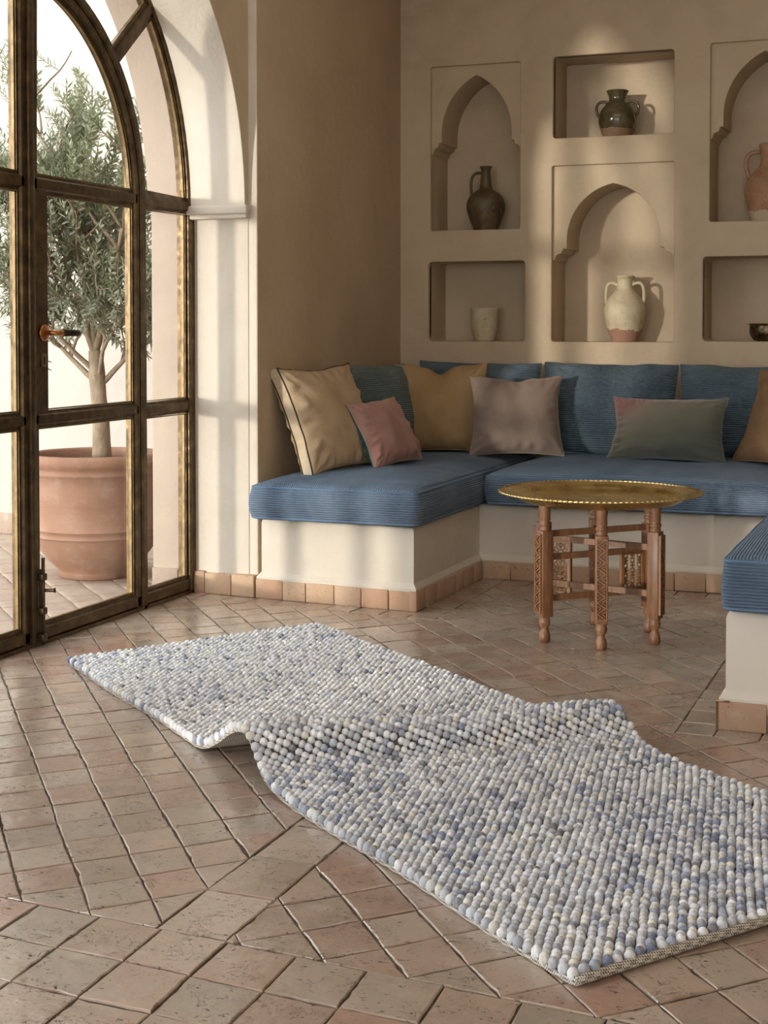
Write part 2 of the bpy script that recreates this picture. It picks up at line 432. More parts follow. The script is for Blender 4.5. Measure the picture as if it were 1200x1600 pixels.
def tile_prism(mb, poly, z=0.0, tilt=0.006, gap=0.0011, depth=0.007, edge=0.0022):
    if area(poly) < 0: poly = poly[::-1]
    if abs(area(poly)) < 0.00015: return
    a = shrink(poly, gap + random.random() * 0.0010)
    if not a or abs(area(a)) < 0.00008: return
    fine = []
    for i in range(len(a)):
        p0, p1 = a[i], a[(i+1) % len(a)]; L = math.dist(p0, p1); k_ = max(1, int(L/0.02))
        ex, ey = (p1[0]-p0[0])/max(L, 1e-9), (p1[1]-p0[1])/max(L, 1e-9)
        for q in range(k_):
            o = -abs(random.gauss(0, 0.0009)) if q else 0.0
            if q and random.random() < 0.05: o -= 0.0025
            t_ = L*q/k_; fine.append((p0[0] + ex*t_ - ey*(-o), p0[1] + ey*t_ + ex*(-o)))
    a = fine
    mx_ = sum(p[0] for p in a)/len(a); my_ = sum(p[1] for p in a)/len(a)
    def inw(p):
        d = math.dist(p, (mx_, my_)); f = max(0.0, 1 - edge*(1 + random.random()*0.6)/max(d, 1e-6)); return (mx_ + (p[0]-mx_)*f, my_ + (p[1]-my_)*f)
    b = [inw(p) for p in a]
    cx = sum(p[0] for p in a)/len(a); cy = sum(p[1] for p in a)/len(a)
    tx, ty = random.uniform(-tilt, tilt), random.uniform(-tilt, tilt); dz = random.uniform(-0.0012, 0.0012)
    H = lambda p, o=0: (p[0], p[1], z + dz + tx*(p[0]-cx) + ty*(p[1]-cy) + o)
    n = len(a)
    c = [(p[0]*0.65 + cx*0.35, p[1]*0.65 + cy*0.35) for p in b]
    w = random.uniform(-0.0006, 0.0006)
    vs = [H(p, -depth) for p in a] + [H(p, -0.0014) for p in a] + [H(p) for p in b] + [H(p, w) for p in c]
    fs = [tuple(3*n + i for i in range(n))]
    for r in range(3):
        for i in range(n):
            j = (i+1) % n; fs.append((r*n+i, r*n+j, (r+1)*n+j, (r+1)*n+i))
    mb.add(vs, fs, 0, True)

def grid_tiles(origin, e1, e2, ra, rb, jit=0.0022):
    P = {}
    for i in range(ra[0], ra[1] + 1):
        for j in range(rb[0], rb[1] + 1):
            P[i, j] = (origin[0] + i*e1[0] + j*e2[0] + random.uniform(-jit, jit), origin[1] + i*e1[1] + j*e2[1] + random.uniform(-jit, jit))
    for i in range(ra[0], ra[1]):
        for j in range(rb[0], rb[1]):
            yield [P[i, j], P[i+1, j], P[i+1, j+1], P[i, j+1]]

LB = lambda x: 2.325 - 0.07 * (x + 1.32)            # seam between the two laying directions
nB, dB = (0.07, 1.0), 2.325 - 0.07 * 1.32           # 0.07x + y <= dB is the near (straight) field
fl = MB()
a1, a2 = math.radians(-50.0), math.radians(46.0)
E1 = (0.1275*math.cos(a1), 0.1275*math.sin(a1)); E2 = (0.1155*math.cos(a2), 0.1155*math.sin(a2))
for q in grid_tiles((-1.737, 2.647), E1, E2, (-48, 42), (-34, 44)):
    cx = sum(p[0] for p in q)/4; cy = sum(p[1] for p in q)/4
    if not (-3.2 < cx < 2.4 and 2.0 < cy < 6.3): continue
    if area(q) < 0: q = q[::-1]
    q = clip(q, (-nB[0], -nB[1]), -dB)
    if q: q = clip(q, (-1, 0), 2.95)
    ps = [q] if q else []
    if cy < 3.5: ps = [r for p in ps for r in (clip(p, (1, 0), -1.335), clip(p, (-1, 0), 1.192)) if r]
    def both(ps, n1, d1, n2, d2):
        out = []
        for p in ps:
            if all(n1[0]*v[0]+n1[1]*v[1] <= d1 + 1e-6 for v in p) or all(n2[0]*v[0]+n2[1]*v[1] <= d2 + 1e-6 for v in p): out.append(p); continue
            r = clip(p, n1, d1)
            if r: out.append(r)
            r = clip(p, (-n1[0], -n1[1]), -d1)
            if r: r = clip(r, n2, d2)
            if r: out.append(r)
        return out
    ps = both(ps, (0.075, 1), 5.18 - 0.075*1.9, (-1, 0), 1.795)
    ps = both(ps, (0, 1), 3.955, (1, 0), -0.696)
    ps = [r for p in ps for r in [clip(p, (0, 1), 5.985)] if r]
    for p in ps: tile_prism(fl, p)
# straight field near the camera
for q in grid_tiles((-1.322, 2.326), (0.1365, -0.0095), (-0.004, 0.1445), (-22, 30), (-32, 1)):
    if area(q) < 0: q = q[::-1]
    if min(p[1] for p in q) < -2.3: continue
    q = clip(q, nB, dB)
    if q: q = clip(q, (-1, 0), 3.05)
    if q: q = clip(q, (1, 0), 2.5)
    if q: tile_prism(fl, q)
# the straight strip running under the runner
for q in grid_tiles((-1.335, 2.32), (0.143, 0.0), (0.0, 0.2), (0, 1), (0, 6), 0.002):
    q = clip(q, (-nB[0], -nB[1]), -dB)
    if q: tile_prism(fl, q)
# border rows along the bench
def row(p, q, w0, w1, step):
    """tiles along the segment p->q; w0,w1 = widths to the left side at both ends"""
    L = math.dist(p, q); n = max(1, round(L/step)); t = ((q[0]-p[0])/L, (q[1]-p[1])/L); nn = (-t[1], t[0])
    xs = [L*i/n + (random.uniform(-0.006, 0.006) if 0 < i < n else 0) for i in range(n+1)]
    for i in range(n):
        o = lambda s, w: (p[0] + t[0]*s + nn[0]*w, p[1] + t[1]*s + nn[1]*w)
        tile_prism(fl, [o(xs[i], 0), o(xs[i+1], 0), o(xs[i+1], w0 + (w1-w0)*xs[i+1]/L), o(xs[i], w0 + (w1-w0)*xs[i]/L)])
row((-2.95, 5.258), (-1.795, 5.172), 0.14, 0.112, 0.118)
row((-1.795, 5.172), (-1.795, 6.12), 0.112, 0.112, 0.118)
row((-1.795, 5.985), (-0.696, 5.985), 0.11, 0.11, 0.12)
row((-0.594, 3.955), (-0.594, 6.1), 0.102, 0.102, 0.125)
row((-0.594, 3.953), (0.6, 3.953), 0.09, 0.09, 0.122)
me = fl.mesh('floor', [M['tile'], M['grout']])
g = MB(); g.box((-3.1, -2.6, -0.12), (2.7, 7.4, -0.0032), 0)
floor = struct('floor', fl, M['tile'], smooth=20)
fb = struct('floor_bed', g, M['grout'], parent=floor)
# courtyard floor
oc = MB()
for q in grid_tiles((-4.2, 5.2), (0.095, 0.095), (-0.095, 0.095), (-30, 20), (-20, 26)):
    if area(q) < 0: q = q[::-1]
    cx = sum(p[0] for p in q)/4; cy = sum(p[1] for p in q)/4
    if not (-6.2 < cx < -2.9 and 3.0 < cy < 6.7): continue
    q = clip(q, (1, 0), -3.02)
    if q: q = clip(q, (0, 1), 6.55)
    if q: tile_prism(oc, q, z=-0.004)
oc.box((-12, -6, -0.12), (-3.02, 8, -0.011), 1)
struct('floor_courtyard', oc, [M['tile_out'], M['grout']])

# ------------------------------------------------------------------ walls with holes (filled outlines)
def arc(cx, cy, r, a0, a1, n):
    return [(cx + r*math.cos(a0 + (a1-a0)*i/n), cy + r*math.sin(a0 + (a1-a0)*i/n)) for i in range(n+1)]
def round_poly(pts, r, n=4):
    out = []
    for i, p in enumerate(pts):
        a = Vector(pts[i-1]); b = Vector(p); c = Vector(pts[(i+1) % len(pts)])
        ra = min(r, (a-b).length*0.4, (c-b).length*0.4)
        p0 = b + (a-b).normalized()*ra; p1 = b + (c-b).normalized()*ra
        for j in range(n+1):
            t = j/n; out.append(tuple(p0*(1-t)**2 + b*2*t*(1-t) + p1*t*t))
    return out
def slab(outlines, lo, hi, plane, bevel=0.004):
    """filled outlines (even-odd) extruded; plane 'XZ' spans y lo..hi, 'YZ' spans x lo..hi"""
    cu = bpy.data.curves.new('slab', 'CURVE'); cu.dimensions = '2D'; cu.fill_mode = 'BOTH'
    for o in outlines:
        s = cu.splines.new('POLY'); s.points.add(len(o)-1)
        for p, q in zip(s.points, o): p.co = (q[0], q[1], 0, 1)
        s.use_cyclic_u = True
    cu.extrude = (hi-lo)/2 - bevel; cu.bevel_depth = bevel; cu.offset = -bevel; cu.bevel_resolution = 2
    ob = bpy.data.objects.new('slab', cu); COL.objects.link(ob)
    dg = bpy.context.evaluated_depsgraph_get(); dg.update()
    me = bpy.data.meshes.new_from_object(ob.evaluated_get(dg))
    bpy.data.objects.remove(ob); bpy.data.curves.remove(cu)
    mid = (lo+hi)/2
    for v in me.vertices:
        x, y, z = v.co
        v.co = (x, mid - z, y) if plane == 'XZ' else (mid + z, x, y)
    bm = bmesh.new(); bm.from_mesh(me)
    bmesh.ops.remove_doubles(bm, verts=bm.verts, dist=1e-5)
    bmesh.ops.recalc_face_normals(bm, faces=bm.faces)
    bm.to_mesh(me); bm.free()
    me.materials.clear()
    autosmooth(me, 30)
    return me

def join_meshes(mes, name, mats, pick=None):
    bm = bmesh.new()
    for m in mes: bm.from_mesh(m)
    out = bpy.data.meshes.new(name); 
    for m in mats: out.materials.append(m)
    if pick:
        for f in bm.faces: f.material_index = pick(f)
    bm.to_mesh(out); bm.free()
    return out

YB = 7.0; XL = -2.61; ZC = 3.1
def pointed(xc, half, zs, za, n=14, bulge=0.0):
    """pointed arch from (xc-half, zs) over the apex to (xc+half, zs)"""
    # two circular arcs whose centres lie on the springing line
    h = za - zs; c = (h*h - half*half) / (2*half); R = half + c
    a_end = math.atan2(h, -c)
    L = [(xc + c + R*math.cos(PI - (PI-a_end)*i/n), zs + R*math.sin(PI - (PI-a_end)*i/n)) for i in range(n+1)]
    Rr = [(2*xc - p[0], p[1]) for p in reversed(L[:-1])]
    return L + Rr
niches = []          # (outer outline, arch outline or None)
rect = lambda x0, x1, z0, z1: [(x0, z0), (x1, z0), (x1, z1), (x0, z1)]
def arched(x0, x1, z0, z1, half, zs, za, zc0, zc1):
    """panel rect plus an opening: full width below the corbels, stepped corbels, pointed arch"""
    xc = (x0+x1)/2; w = (x1-x0)/2
    arch = pointed(xc, half, zs, za)
    st = w - half                                   # corbel projection
    def quarter(side):
        # from the arch foot down over the corbel to the panel edge
        pts = [(half, zc1), (half + st*0.25, zc1), (half + st*0.32, zc1 - 0.012)]
        for i in range(5):
            a = i/4*PI/2; pts.append((half + st*0.42 + st*0.40*math.sin(a), zc1 - 0.022 - (zc1-zc0-0.034)*(1-math.cos(a))))
        pts += [(w*0.985, zc0), (w + 0.001, zc0)]
        return [(xc + side*p[0], p[1]) for p in pts]
    right = quarter(1); left = quarter(-1)
    hole = [(x0 - 0.001, z0 - 0.001), (x1 + 0.001, z0 - 0.001)] + list(reversed(right)) + list(reversed(arch)) + left
    return rect(x0, x1, z0, z1), hole
N1 = arched(-2.452, -1.994, 1.552, 2.356, 0.178, 2.03, 2.308, 1.930, 1.985)
N3 = arched(-1.836, -1.250, 1.007, 1.848, 0.224, 1.49, 1.758, 1.395, 1.452)
N4 = arched(-1.088, -0.602, 1.563, 2.382, 0.185, 2.05, 2.335, 1.945, 2.00)
R2 = rect(-1.832, -1.255, 1.979, 2.367); R5 = rect(-2.463, -1.968, 1.008, 1.398); R6 = rect(-1.116, -0.53, 1.011, 1.402)
holes = [round_poly(N1[0], 0.012), round_poly(N3[0], 0.012), round_poly(N4[0], 0.012), round_poly(R2, 0.018), round_poly(R5, 0.022), round_poly(R6, 0.022)]
mes = [slab([rect(-3.1, 2.7, -0.1, ZC)] + holes, YB, YB + 0.05, 'XZ', 0.005)]
# deeper layer: rectangular niches go straight back, the arched panels carry their arch plate
mes.append(slab([rect(-3.1, 2.7, -0.1, ZC)] + [round_poly(x, 0.018) for x in (R2, R5, R6)] + [N1[1], N3[1], N4[1]], YB + 0.022, YB + 0.27, 'XZ', 0.003))
bk = MB(); bk.box((-3.1, YB + 0.268, -0.1), (2.7, YB + 0.40, ZC)); mes.append(bk.mesh('t', []))
wall_back = join_meshes(mes, 'wall_back', [M['tan']])
struct('wall_back', wall_back, None, fix=False)

# left wall with the arched doorway and a second arch added out of frame to let light in
YC, ZS, RJ, RA = 4.24, 1.56, 1.13, 1.10
def arch_hole(yc, rj, ra, zs=ZS, z0=-0.2):
    return [(yc - rj, z0), (yc + rj, z0), (yc + rj, zs), (yc + ra, zs)] + arc(yc, zs, ra, 0, PI, 48)[1:] + [(yc - rj, zs)]
YC2 = 0.95
wl_out = rect(-2.7, YB + 0.4, -0.1, ZC)
alf = lambda yc: [(yc - RJ, -0.2), (yc + RJ + 0.003, -0.2), (yc + RJ + 0.003, ZS + RA + 0.14), (yc - RJ, ZS + RA + 0.14)]
def outl(yc, top): pass
front = [rect(-2.7, YB + 0.4, 0.0, ZC)]
def cut(poly):  # keep the hole just inside the wall outline so the fill stays even-odd
    return [(p[0], max(p[1], -0.09)) for p in poly]
mesA = slab([rect(-2.7, YB + 0.05, -0.1, ZC), cut(alf(YC)), cut(alf(YC2))], XL - 0.052, XL, 'YZ', 0.006)
mesB = slab([rect(-2.7, YB + 0.05, -0.1, ZC), cut(arch_hole(YC, RJ, RA)), cut(arch_hole(YC2, RJ, RA))], XL - 0.315, XL - 0.038, 'YZ', 0.004)
wide = [(2.25, -0.2), (YC + RJ, -0.2), (YC + RJ, ZS), (YC + RA, ZS)] + arc(YC, ZS, RA, 0, PI/2, 24)[1:] + [(2.25, ZS + RA)]   # unseen near side widened outside so the sun reaches the niches
mesC = slab([rect(-2.7, YB + 0.05, -0.1, ZC), cut(wide), cut(arch_hole(YC2, RJ, RA))], XL - 0.48, XL - 0.30, 'YZ', 0.006)
def pick_left(f):
    n = f.normal; c = f.calc_center_median()
    if c.x < XL - 0.33: return 2
    if abs(n.x) < 0.6 and (abs(c.y - YC) < 1.2 or abs(c.y - YC2) < 1.2) and c.z < 2.69: return 1
    return 0
wl = join_meshes([mesA, mesB, mesC], 'wall_left', [M['tan'], M['cream'], M['pink']], pick_left)
struct('wall_left', wl, None, fix=False)
# impost ledge on the far jamb
t = MB()
pth = [(XL - 0.30, YC + RJ - 0.002), (XL - 0.012, YC + RJ - 0.002)]
t.cbox((XL - 0.30, YC + RA - 0.012, ZS - 0.034), (XL - 0.026, YC + RJ + 0.01, ZS + 0.002), 0.006)
t.cbox((XL - 0.30, YC + RA - 0.004, ZS - 0.052), (XL - 0.030, YC + RJ + 0.01, ZS - 0.030), 0.006)
struct('trim_1', t, M['cream'])

r_ = MB(); r_.box((0.2, 3.9, 0), (0.5, YB + 0.1, ZC)); r_.box((0.2, 3.9, 0), (2.7, 4.1, ZC)); r_.box((2.5, -2.7, 0), (2.7, 3.9, ZC))
struct('wall_right', r_, M['tan'])
c_ = MB(); c_.box((-3.1, -2.7, ZC), (2.7, YB + 0.4, ZC + 0.15)); struct('ceiling', c_, M['cream'])
wb = slab([rect(-3.1, 2.7, 0, ZC), rect(-2.2, -0.5, 0.5, 2.7), rect(0.3, 2.0, 0.5, 2.7)], -2.9, -2.6, 'XZ', 0.004)  # window openings added behind the camera for the fill lamps
struct('wall_rear', join_meshes([wb], 'wall_rear', [M['tan']]), None, fix=False)
# courtyard wall behind the tree, with its tile base
w = MB(); w.box((-12, 6.56, -0.1), (-3.0, 6.8, 3.4)); struct('wall_courtyard', w, M['white'])
w = MB()
x = -6.0
while x < -3.12:
    w.cbox((x + 0.002, 6.545, -0.005), (x + 0.158, 6.575, 0.105), 0.004); x += 0.16
struct('baseboard_courtyard', w, M['tile_out'])
w = MB(); x = XL - 0.478
while x < XL - 0.33:
    w.cbox((x, YC + RJ - 0.012, -0.004), (x + 0.12, YC + RJ + 0.02, 0.09), 0.004); x += 0.123
struct('baseboard_outside', w, M['tile_out'])

# ------------------------------------------------------------------ door of bronze bars and panes
XD = -2.92
S_ = (1, 0, 0)
YM = 4.235                     # meeting line of the two leaves
Z2, Z1, ZB = ZS, 0.765, 0.052   # bars
RI, RO = 0.745, 1.135
D = 0.046
def P(y, z, dx=0.0): return (XD + dx, y, z)
def frame_bar(mb, pts, w, d=D, bead=True, inner=0, off=0.0):
    prof = [(-w/2, -d/2), (w/2, -d/2), (w/2, d/2 - 0.008), (w/2 - 0.006, d/2), (-w/2 + 0.006, d/2), (-w/2, d/2 - 0.008)]
    mb.sweep([P(y, z, off) for y, z in pts], prof, S_, smooth=False)
def bead_loop(mb, pts, w=0.012, d=0.020, off=0.006):
    mb.sweep([P(y, z, off) for y, z in pts], [(-w/2, -d/2), (w/2, -d/2), (w/2, d/2), (-w/2, d/2)], S_, closed=True)
def pane(parent, pts, x=XD):
    mb = MB(); n = len(pts); tk = 0.004
    c = (sum(p[0] for p in pts)/n, sum(p[1] for p in pts)/n)
    mb.add([(x, y, z) for y, z in pts] + [(x, c[0], c[1])], [(i, (i+1) % n, n) for i in range(n)])
    o = obj('glass_pane', mb, M['glass'], parent); return o

def inset(pts, g):
    q = pts if area(pts) > 0 else pts[::-1]
    n = len(q); out = []
    for i in range(n):
        a = Vector(q[i-1]); b = Vector(q[i]); c = Vector(q[(i+1) % n])
        t1 = (b-a).normalized(); t2 = (c-b).normalized()
        n1 = Vector((-t1.y, t1.x)); n2 = Vector((-t2.y, t2.x)); m = n1 + n2
        k_ = 1 + n1.dot(n2)
        out.append(tuple(b + m*(g/max(k_, 0.3))))
    return out

def make_leaf(sgn, name):
    """sgn=+1 right leaf (far from the camera's left edge), -1 its mirror"""
    Y = lambda y: YM + sgn*(y)             # local 0 at the meeting line
    f = MB(); b = MB(); f2 = MB()
    sw = 0.042
    y0 = 0.028; y1 = RI - 0.045            # stile centre lines
    ri = RI - 0.045
    frame_bar(f, [(Y(y0), 0.01), (Y(y0), ZS + math.sqrt(ri*ri - y0*y0))], sw)
    frame_bar(f, [(Y(y1), 0.01), (Y(y1), ZS)], 0.034)
    frame_bar(f, [(Y(0.02), 0.036), (Y(y1 + 0.01), 0.036)], 0.046)
    frame_bar(f, [(Y(0.03), Z1), (Y(y1), Z1)], 0.040)
    frame_bar(f, [(Y(0.03), Z2), (Y(y1), Z2)], 0.044)
    arcp = [(Y(ri*math.cos(a)), ZS + ri*math.sin(a)) for a in np.linspace(0, math.acos(y0/ri), 26)]
    frame_bar(f, arcp, 0.034)
    # lock plate beside the meeting stile, between the two bars
    lw = 0.058 if sgn > 0 else 0.0
    if lw: f.box((XD - 0.02, min(Y(0.045), Y(0.045 + lw)), Z1), (XD + 0.016, max(Y(0.045), Y(0.045 + lw)), Z2))
    yi0, yi1 = 0.049, y1 - 0.017
    panes = [[(Y(yi0), ZB + 0.008), (Y(yi1), ZB + 0.008), (Y(yi1), Z1 - 0.02), (Y(yi0), Z1 - 0.02)],
             [(Y(yi0 + lw), Z1 + 0.02), (Y(yi1), Z1 + 0.02), (Y(yi1), Z2 - 0.022), (Y(yi0 + lw), Z2 - 0.022)]]
    rp = ri - 0.017; zb = Z2 + 0.022
    a0 = math.asin((zb - ZS)/rp); aE = math.acos(yi0/rp)
    panes.append([(Y(yi0), zb)] + [(Y(rp*math.cos(a)), ZS + rp*math.sin(a)) for a in np.linspace(a0, aE, 24)])
    root = struct(name, f, M['bronze'])
    for pn in panes:
        bead_loop(b, inset(pn, 0.012), w=0.005, d=0.010, off=0.003)
        bead_loop(f2, inset(pn, 0.004), w=0.009, d=0.022, off=0.002)
    obj('glazing_bead', b, M['bead'], root)['label'] = 'thin polished bronze bead round the panes'
    obj('glazing_rebate', f2, M['bronze'], root)
    for pn in panes: pane(root, pn)
    return root
door1 = make_leaf(1, 'door_1')
door2 = make_leaf(-1, 'door_2')
# astragal on the meeting line, part of the active leaf
a_ = MB(); a_.cbox((XD - 0.028, YM - 0.016, 0.012), (XD + 0.034, YM + 0.016, ZS + RI - 0.05), 0.003); obj('meeting_bar', a_, M['bronze'], door1)
# lever handle and keyhole
h = MB(); hy, hz = YM + 0.083, 1.058
h.tube([(XD + 0.016, hy, hz), (XD + 0.023, hy, hz), (XD + 0.026, hy, hz)], [0.028, 0.028, 0.022], 20)
rose = obj('handle_rose', h, M['copper'], door1)
h = MB(); h.tube([(XD + 0.02, hy, hz), (XD + 0.06, hy, hz), (XD + 0.068, hy + 0.012, hz), (XD + 0.07, hy + 0.045, hz)], [0.009, 0.009, 0.010, 0.009], 12)
lev = obj('lever_handle', h, M['copper'], door1)
h = MB(); h.tube([(XD + 0.07, hy + 0.045, hz), (XD + 0.07, hy + 0.13, hz - 0.001), (XD + 0.07, hy + 0.135, hz - 0.001)], [0.0115, 0.0115, 0.009], 12)
obj('grip', h, M['iron'], lev)
h = MB(); h.cbox((XD + 0.014, hy - 0.012, hz - 0.115), (XD + 0.020, hy + 0.014, hz - 0.07), 0.002)
kp = obj('keyhole_plate', h, M['bead'], door1)
h = MB(); h.box((XD + 0.019, hy - 0.003, hz - 0.106), (XD + 0.0212, hy + 0.003, hz - 0.080)); obj('keyhole', h, M['iron'], kp)
# surface bolt at the foot of the meeting stile
h = MB(); by = YM + 0.03
h.cbox((XD + 0.022, by - 0.012, 0.012), (XD + 0.034, by + 0.012, 0.26), 0.003)
h.tube([(XD + 0.044, by, 0.006), (XD + 0.044, by, 0.30)], 0.006, 10)
for z_ in (0.03, 0.12, 0.235): h.cbox((XD + 0.03, by - 0.014, z_ - 0.012), (XD + 0.052, by + 0.014, z_ + 0.012), 0.003)
h.tube([(XD + 0.044, by, 0.19), (XD + 0.075, by + 0.012, 0.19), (XD + 0.082, by + 0.014, 0.19)], [0.006, 0.006, 0.009], 10)
obj('foot_bolt', h, M['bronze'], door1)
# fixed surround with side lights and fan
f = MB(); b = MB(); panes = []
ym = RI
for s in (1, -1):
    Y = lambda y: YM + s*y
    frame_bar(f, [(Y(RI - 0.008), 0.0), (Y(RI - 0.008), ZS)], 0.036, 0.06)
    frame_bar(f, [(Y(RO - 0.012), 0.0), (Y(RO - 0.012), ZS)], 0.05, 0.06)
    yi0, yi1 = RI + 0.010, RO - 0.037
    frame_bar(f, [(Y(RI), 0.036), (Y(RO), 0.036)], 0.046, 0.05)
    frame_bar(f, [(Y(RI), Z1 - 0.005), (Y(RO), Z1 - 0.005)], 0.042)
    frame_bar(f, [(Y(RI), Z2), (Y(RO), Z2)], 0.044)
    panes.append([(Y(yi0), 0.06), (Y(yi1), 0.06), (Y(yi1), Z1 - 0.026), (Y(yi0), Z1 - 0.026)])
    panes.append([(Y(yi0), Z1 + 0.016), (Y(yi1), Z1 + 0.016), (Y(yi1), Z2 - 0.022), (Y(yi0), Z2 - 0.022)])
frame_bar(f, [(YM + (RI - 0.008)*math.cos(a), ZS + (RI - 0.008)*math.sin(a)) for a in np.linspace(0, PI, 60)], 0.036, 0.06)
frame_bar(f, [(YM + (RO - 0.012)*math.cos(a), ZS + (RO - 0.012)*math.sin(a)) for a in np.linspace(0, PI, 70)], 0.05, 0.06)
angs = [0, 42, 90, 138, 180]
for i, dg_ in enumerate(angs):
    a = math.radians(dg_)
    if 0 < dg_ < 180: frame_bar(f, [(YM + r*math.cos(a), ZS + r*math.sin(a)) for r in (RI, RO - 0.02)], 0.040)
for i in range(4):
    a0, a1_ = math.radians(angs[i]), math.radians(angs[i+1]); r0, r1 = RI + 0.010, RO - 0.037
    def ends(r):
        e = 0.021/r
        return a0 + e, a1_ - e
    p0, p1 = ends(r0); q0, q1 = ends(r1)
    panes.append([(YM + r1*math.cos(a), ZS + r1*math.sin(a)) for a in np.linspace(q0, q1, 18)] + [(YM + r0*math.cos(a), ZS + r0*math.sin(a)) for a in np.linspace(p1, p0, 18)])
f.box((XD - 0.05, YM - RO, -0.01), (XD + 0.03, YM + RO, 0.014))
win = struct('window_1', f, M['bronze'])
f2 = MB()
for pn in panes: bead_loop(f2, inset(pn, 0.004), w=0.009, d=0.022, off=0.002); bead_loop(b, inset(pn, 0.012), w=0.005, d=0.010, off=0.003)
obj('glazing_bead', b, M['bead'], win)
obj('glazing_rebate', f2, M['bronze'], win)
def pane_poly(parent, pts):
    me = bpy.data.meshes.new('glass_pane'); bm = bmesh.new()
    vs = [bm.verts.new((XD, y, z)) for y, z in pts]
    fc = bm.faces.new(vs); bmesh.ops.triangulate(bm, faces=[fc]); bm.to_mesh(me); bm.free()
    me.materials.append(M['glass'])
    o = bpy.data.objects.new('glass_pane', me); COL.objects.link(o); o.parent = parent
for pn in panes: pane_poly(win, pn)

# ------------------------------------------------------------------ built-in bench
def offset_poly(poly, d):
    n = len(poly); out = []
    for i in range(n):
        a = Vector(poly[i-1]); b = Vector(poly[i]); c = Vector(poly[(i+1) % n])
        t1 = (b-a).normalized(); t2 = (c-b).normalized()
        n1 = Vector((-t1.y, t1.x)); n2 = Vector((-t2.y, t2.x))
        out.append(tuple(b + (n1+n2)*(d/(1 + n1.dot(n2)))))
    return out
foot = [(-2.606, 5.335), (-1.903, 5.28), (-1.897, 6.095), (-0.598, 6.095), (-0.596, 4.025), (0.195, 4.025), (0.195, YB - 0.004), (-2.606, YB - 0.004)]
bench = thing('plaster_bench', 'cream plaster bench built in a U shape along the alcove walls under the blue seats', 'bench', (-1.3, 5.9, 0))
body = MB(); o3 = (-1.3, 5.9)
rings = []
for z, d in ((0.0, 0.02), (0.080, 0.004), (0.085, 0.004), (0.104, 0.020), (0.30, 0.020), (0.310, 0.023), (0.316, 0.030), (0.318, 0.040)):
    rings.append([(p[0]-o3[0], p[1]-o3[1], z) for p in offset_poly(foot, d)])
n = len(foot); vs = [p for r in rings for p in r]; fs = []
for r in range(len(rings)-1):
    for i in range(n):
        j = (i+1) % n; fs.append((r*n+i, r*n+j, (r+1)*n+j, (r+1)*n+i))
tp = len(rings)-1
fs += [(tp*n+0, tp*n+1, tp*n+2, tp*n+7), (tp*n+2, tp*n+3, tp*n+6, tp*n+7), (tp*n+3, tp*n+4, tp*n+5, tp*n+6)]
body.add(vs, fs, 0, True)
obj('body', body, M['cream'], bench, smooth=40)
sk = MB()
def skirt(mb, p, q, step=0.112, h=0.076, th=0.03, org=o3):
    L = math.dist(p, q); n = max(1, round(L/step)); t = Vector(((q[0]-p[0])/L, (q[1]-p[1])/L, 0)); nn = Vector((-t.y, t.x, 0))
    xs = [L*i/n + (random.uniform(-0.008, 0.008) if 0 < i < n else 0) for i in range(n+1)]
    for i in range(n):
        Mx = Matrix(((t.x, nn.x, 0, p[0]-org[0]), (t.y, nn.y, 0, p[1]-org[1]), (0, 0, 1, 0), (0, 0, 0, 1)))
        j = random.uniform(-0.0015, 0.0015)
        mb.cbox((xs[i]+0.0014, j, 0.0), (xs[i+1]-0.0014, th, h + random.uniform(-0.002, 0.002)), 0.0035, 0, Mx)
skirt(sk, foot[0], foot[1]); skirt(sk, foot[1], foot[2]); skirt(sk, foot[2], foot[3], 0.118); skirt(sk, foot[4], foot[3], th=-0.03); skirt(sk, foot[4], foot[5], 0.122)
obj('tile_skirting', sk, M['skirt'], bench)
jb = MB(); skirt(jb, (-2.945, 5.358), (-2.612, 5.337), 0.112, 0.086, 0.05, (0, 0)); struct('baseboard_left', jb, M['skirt'])

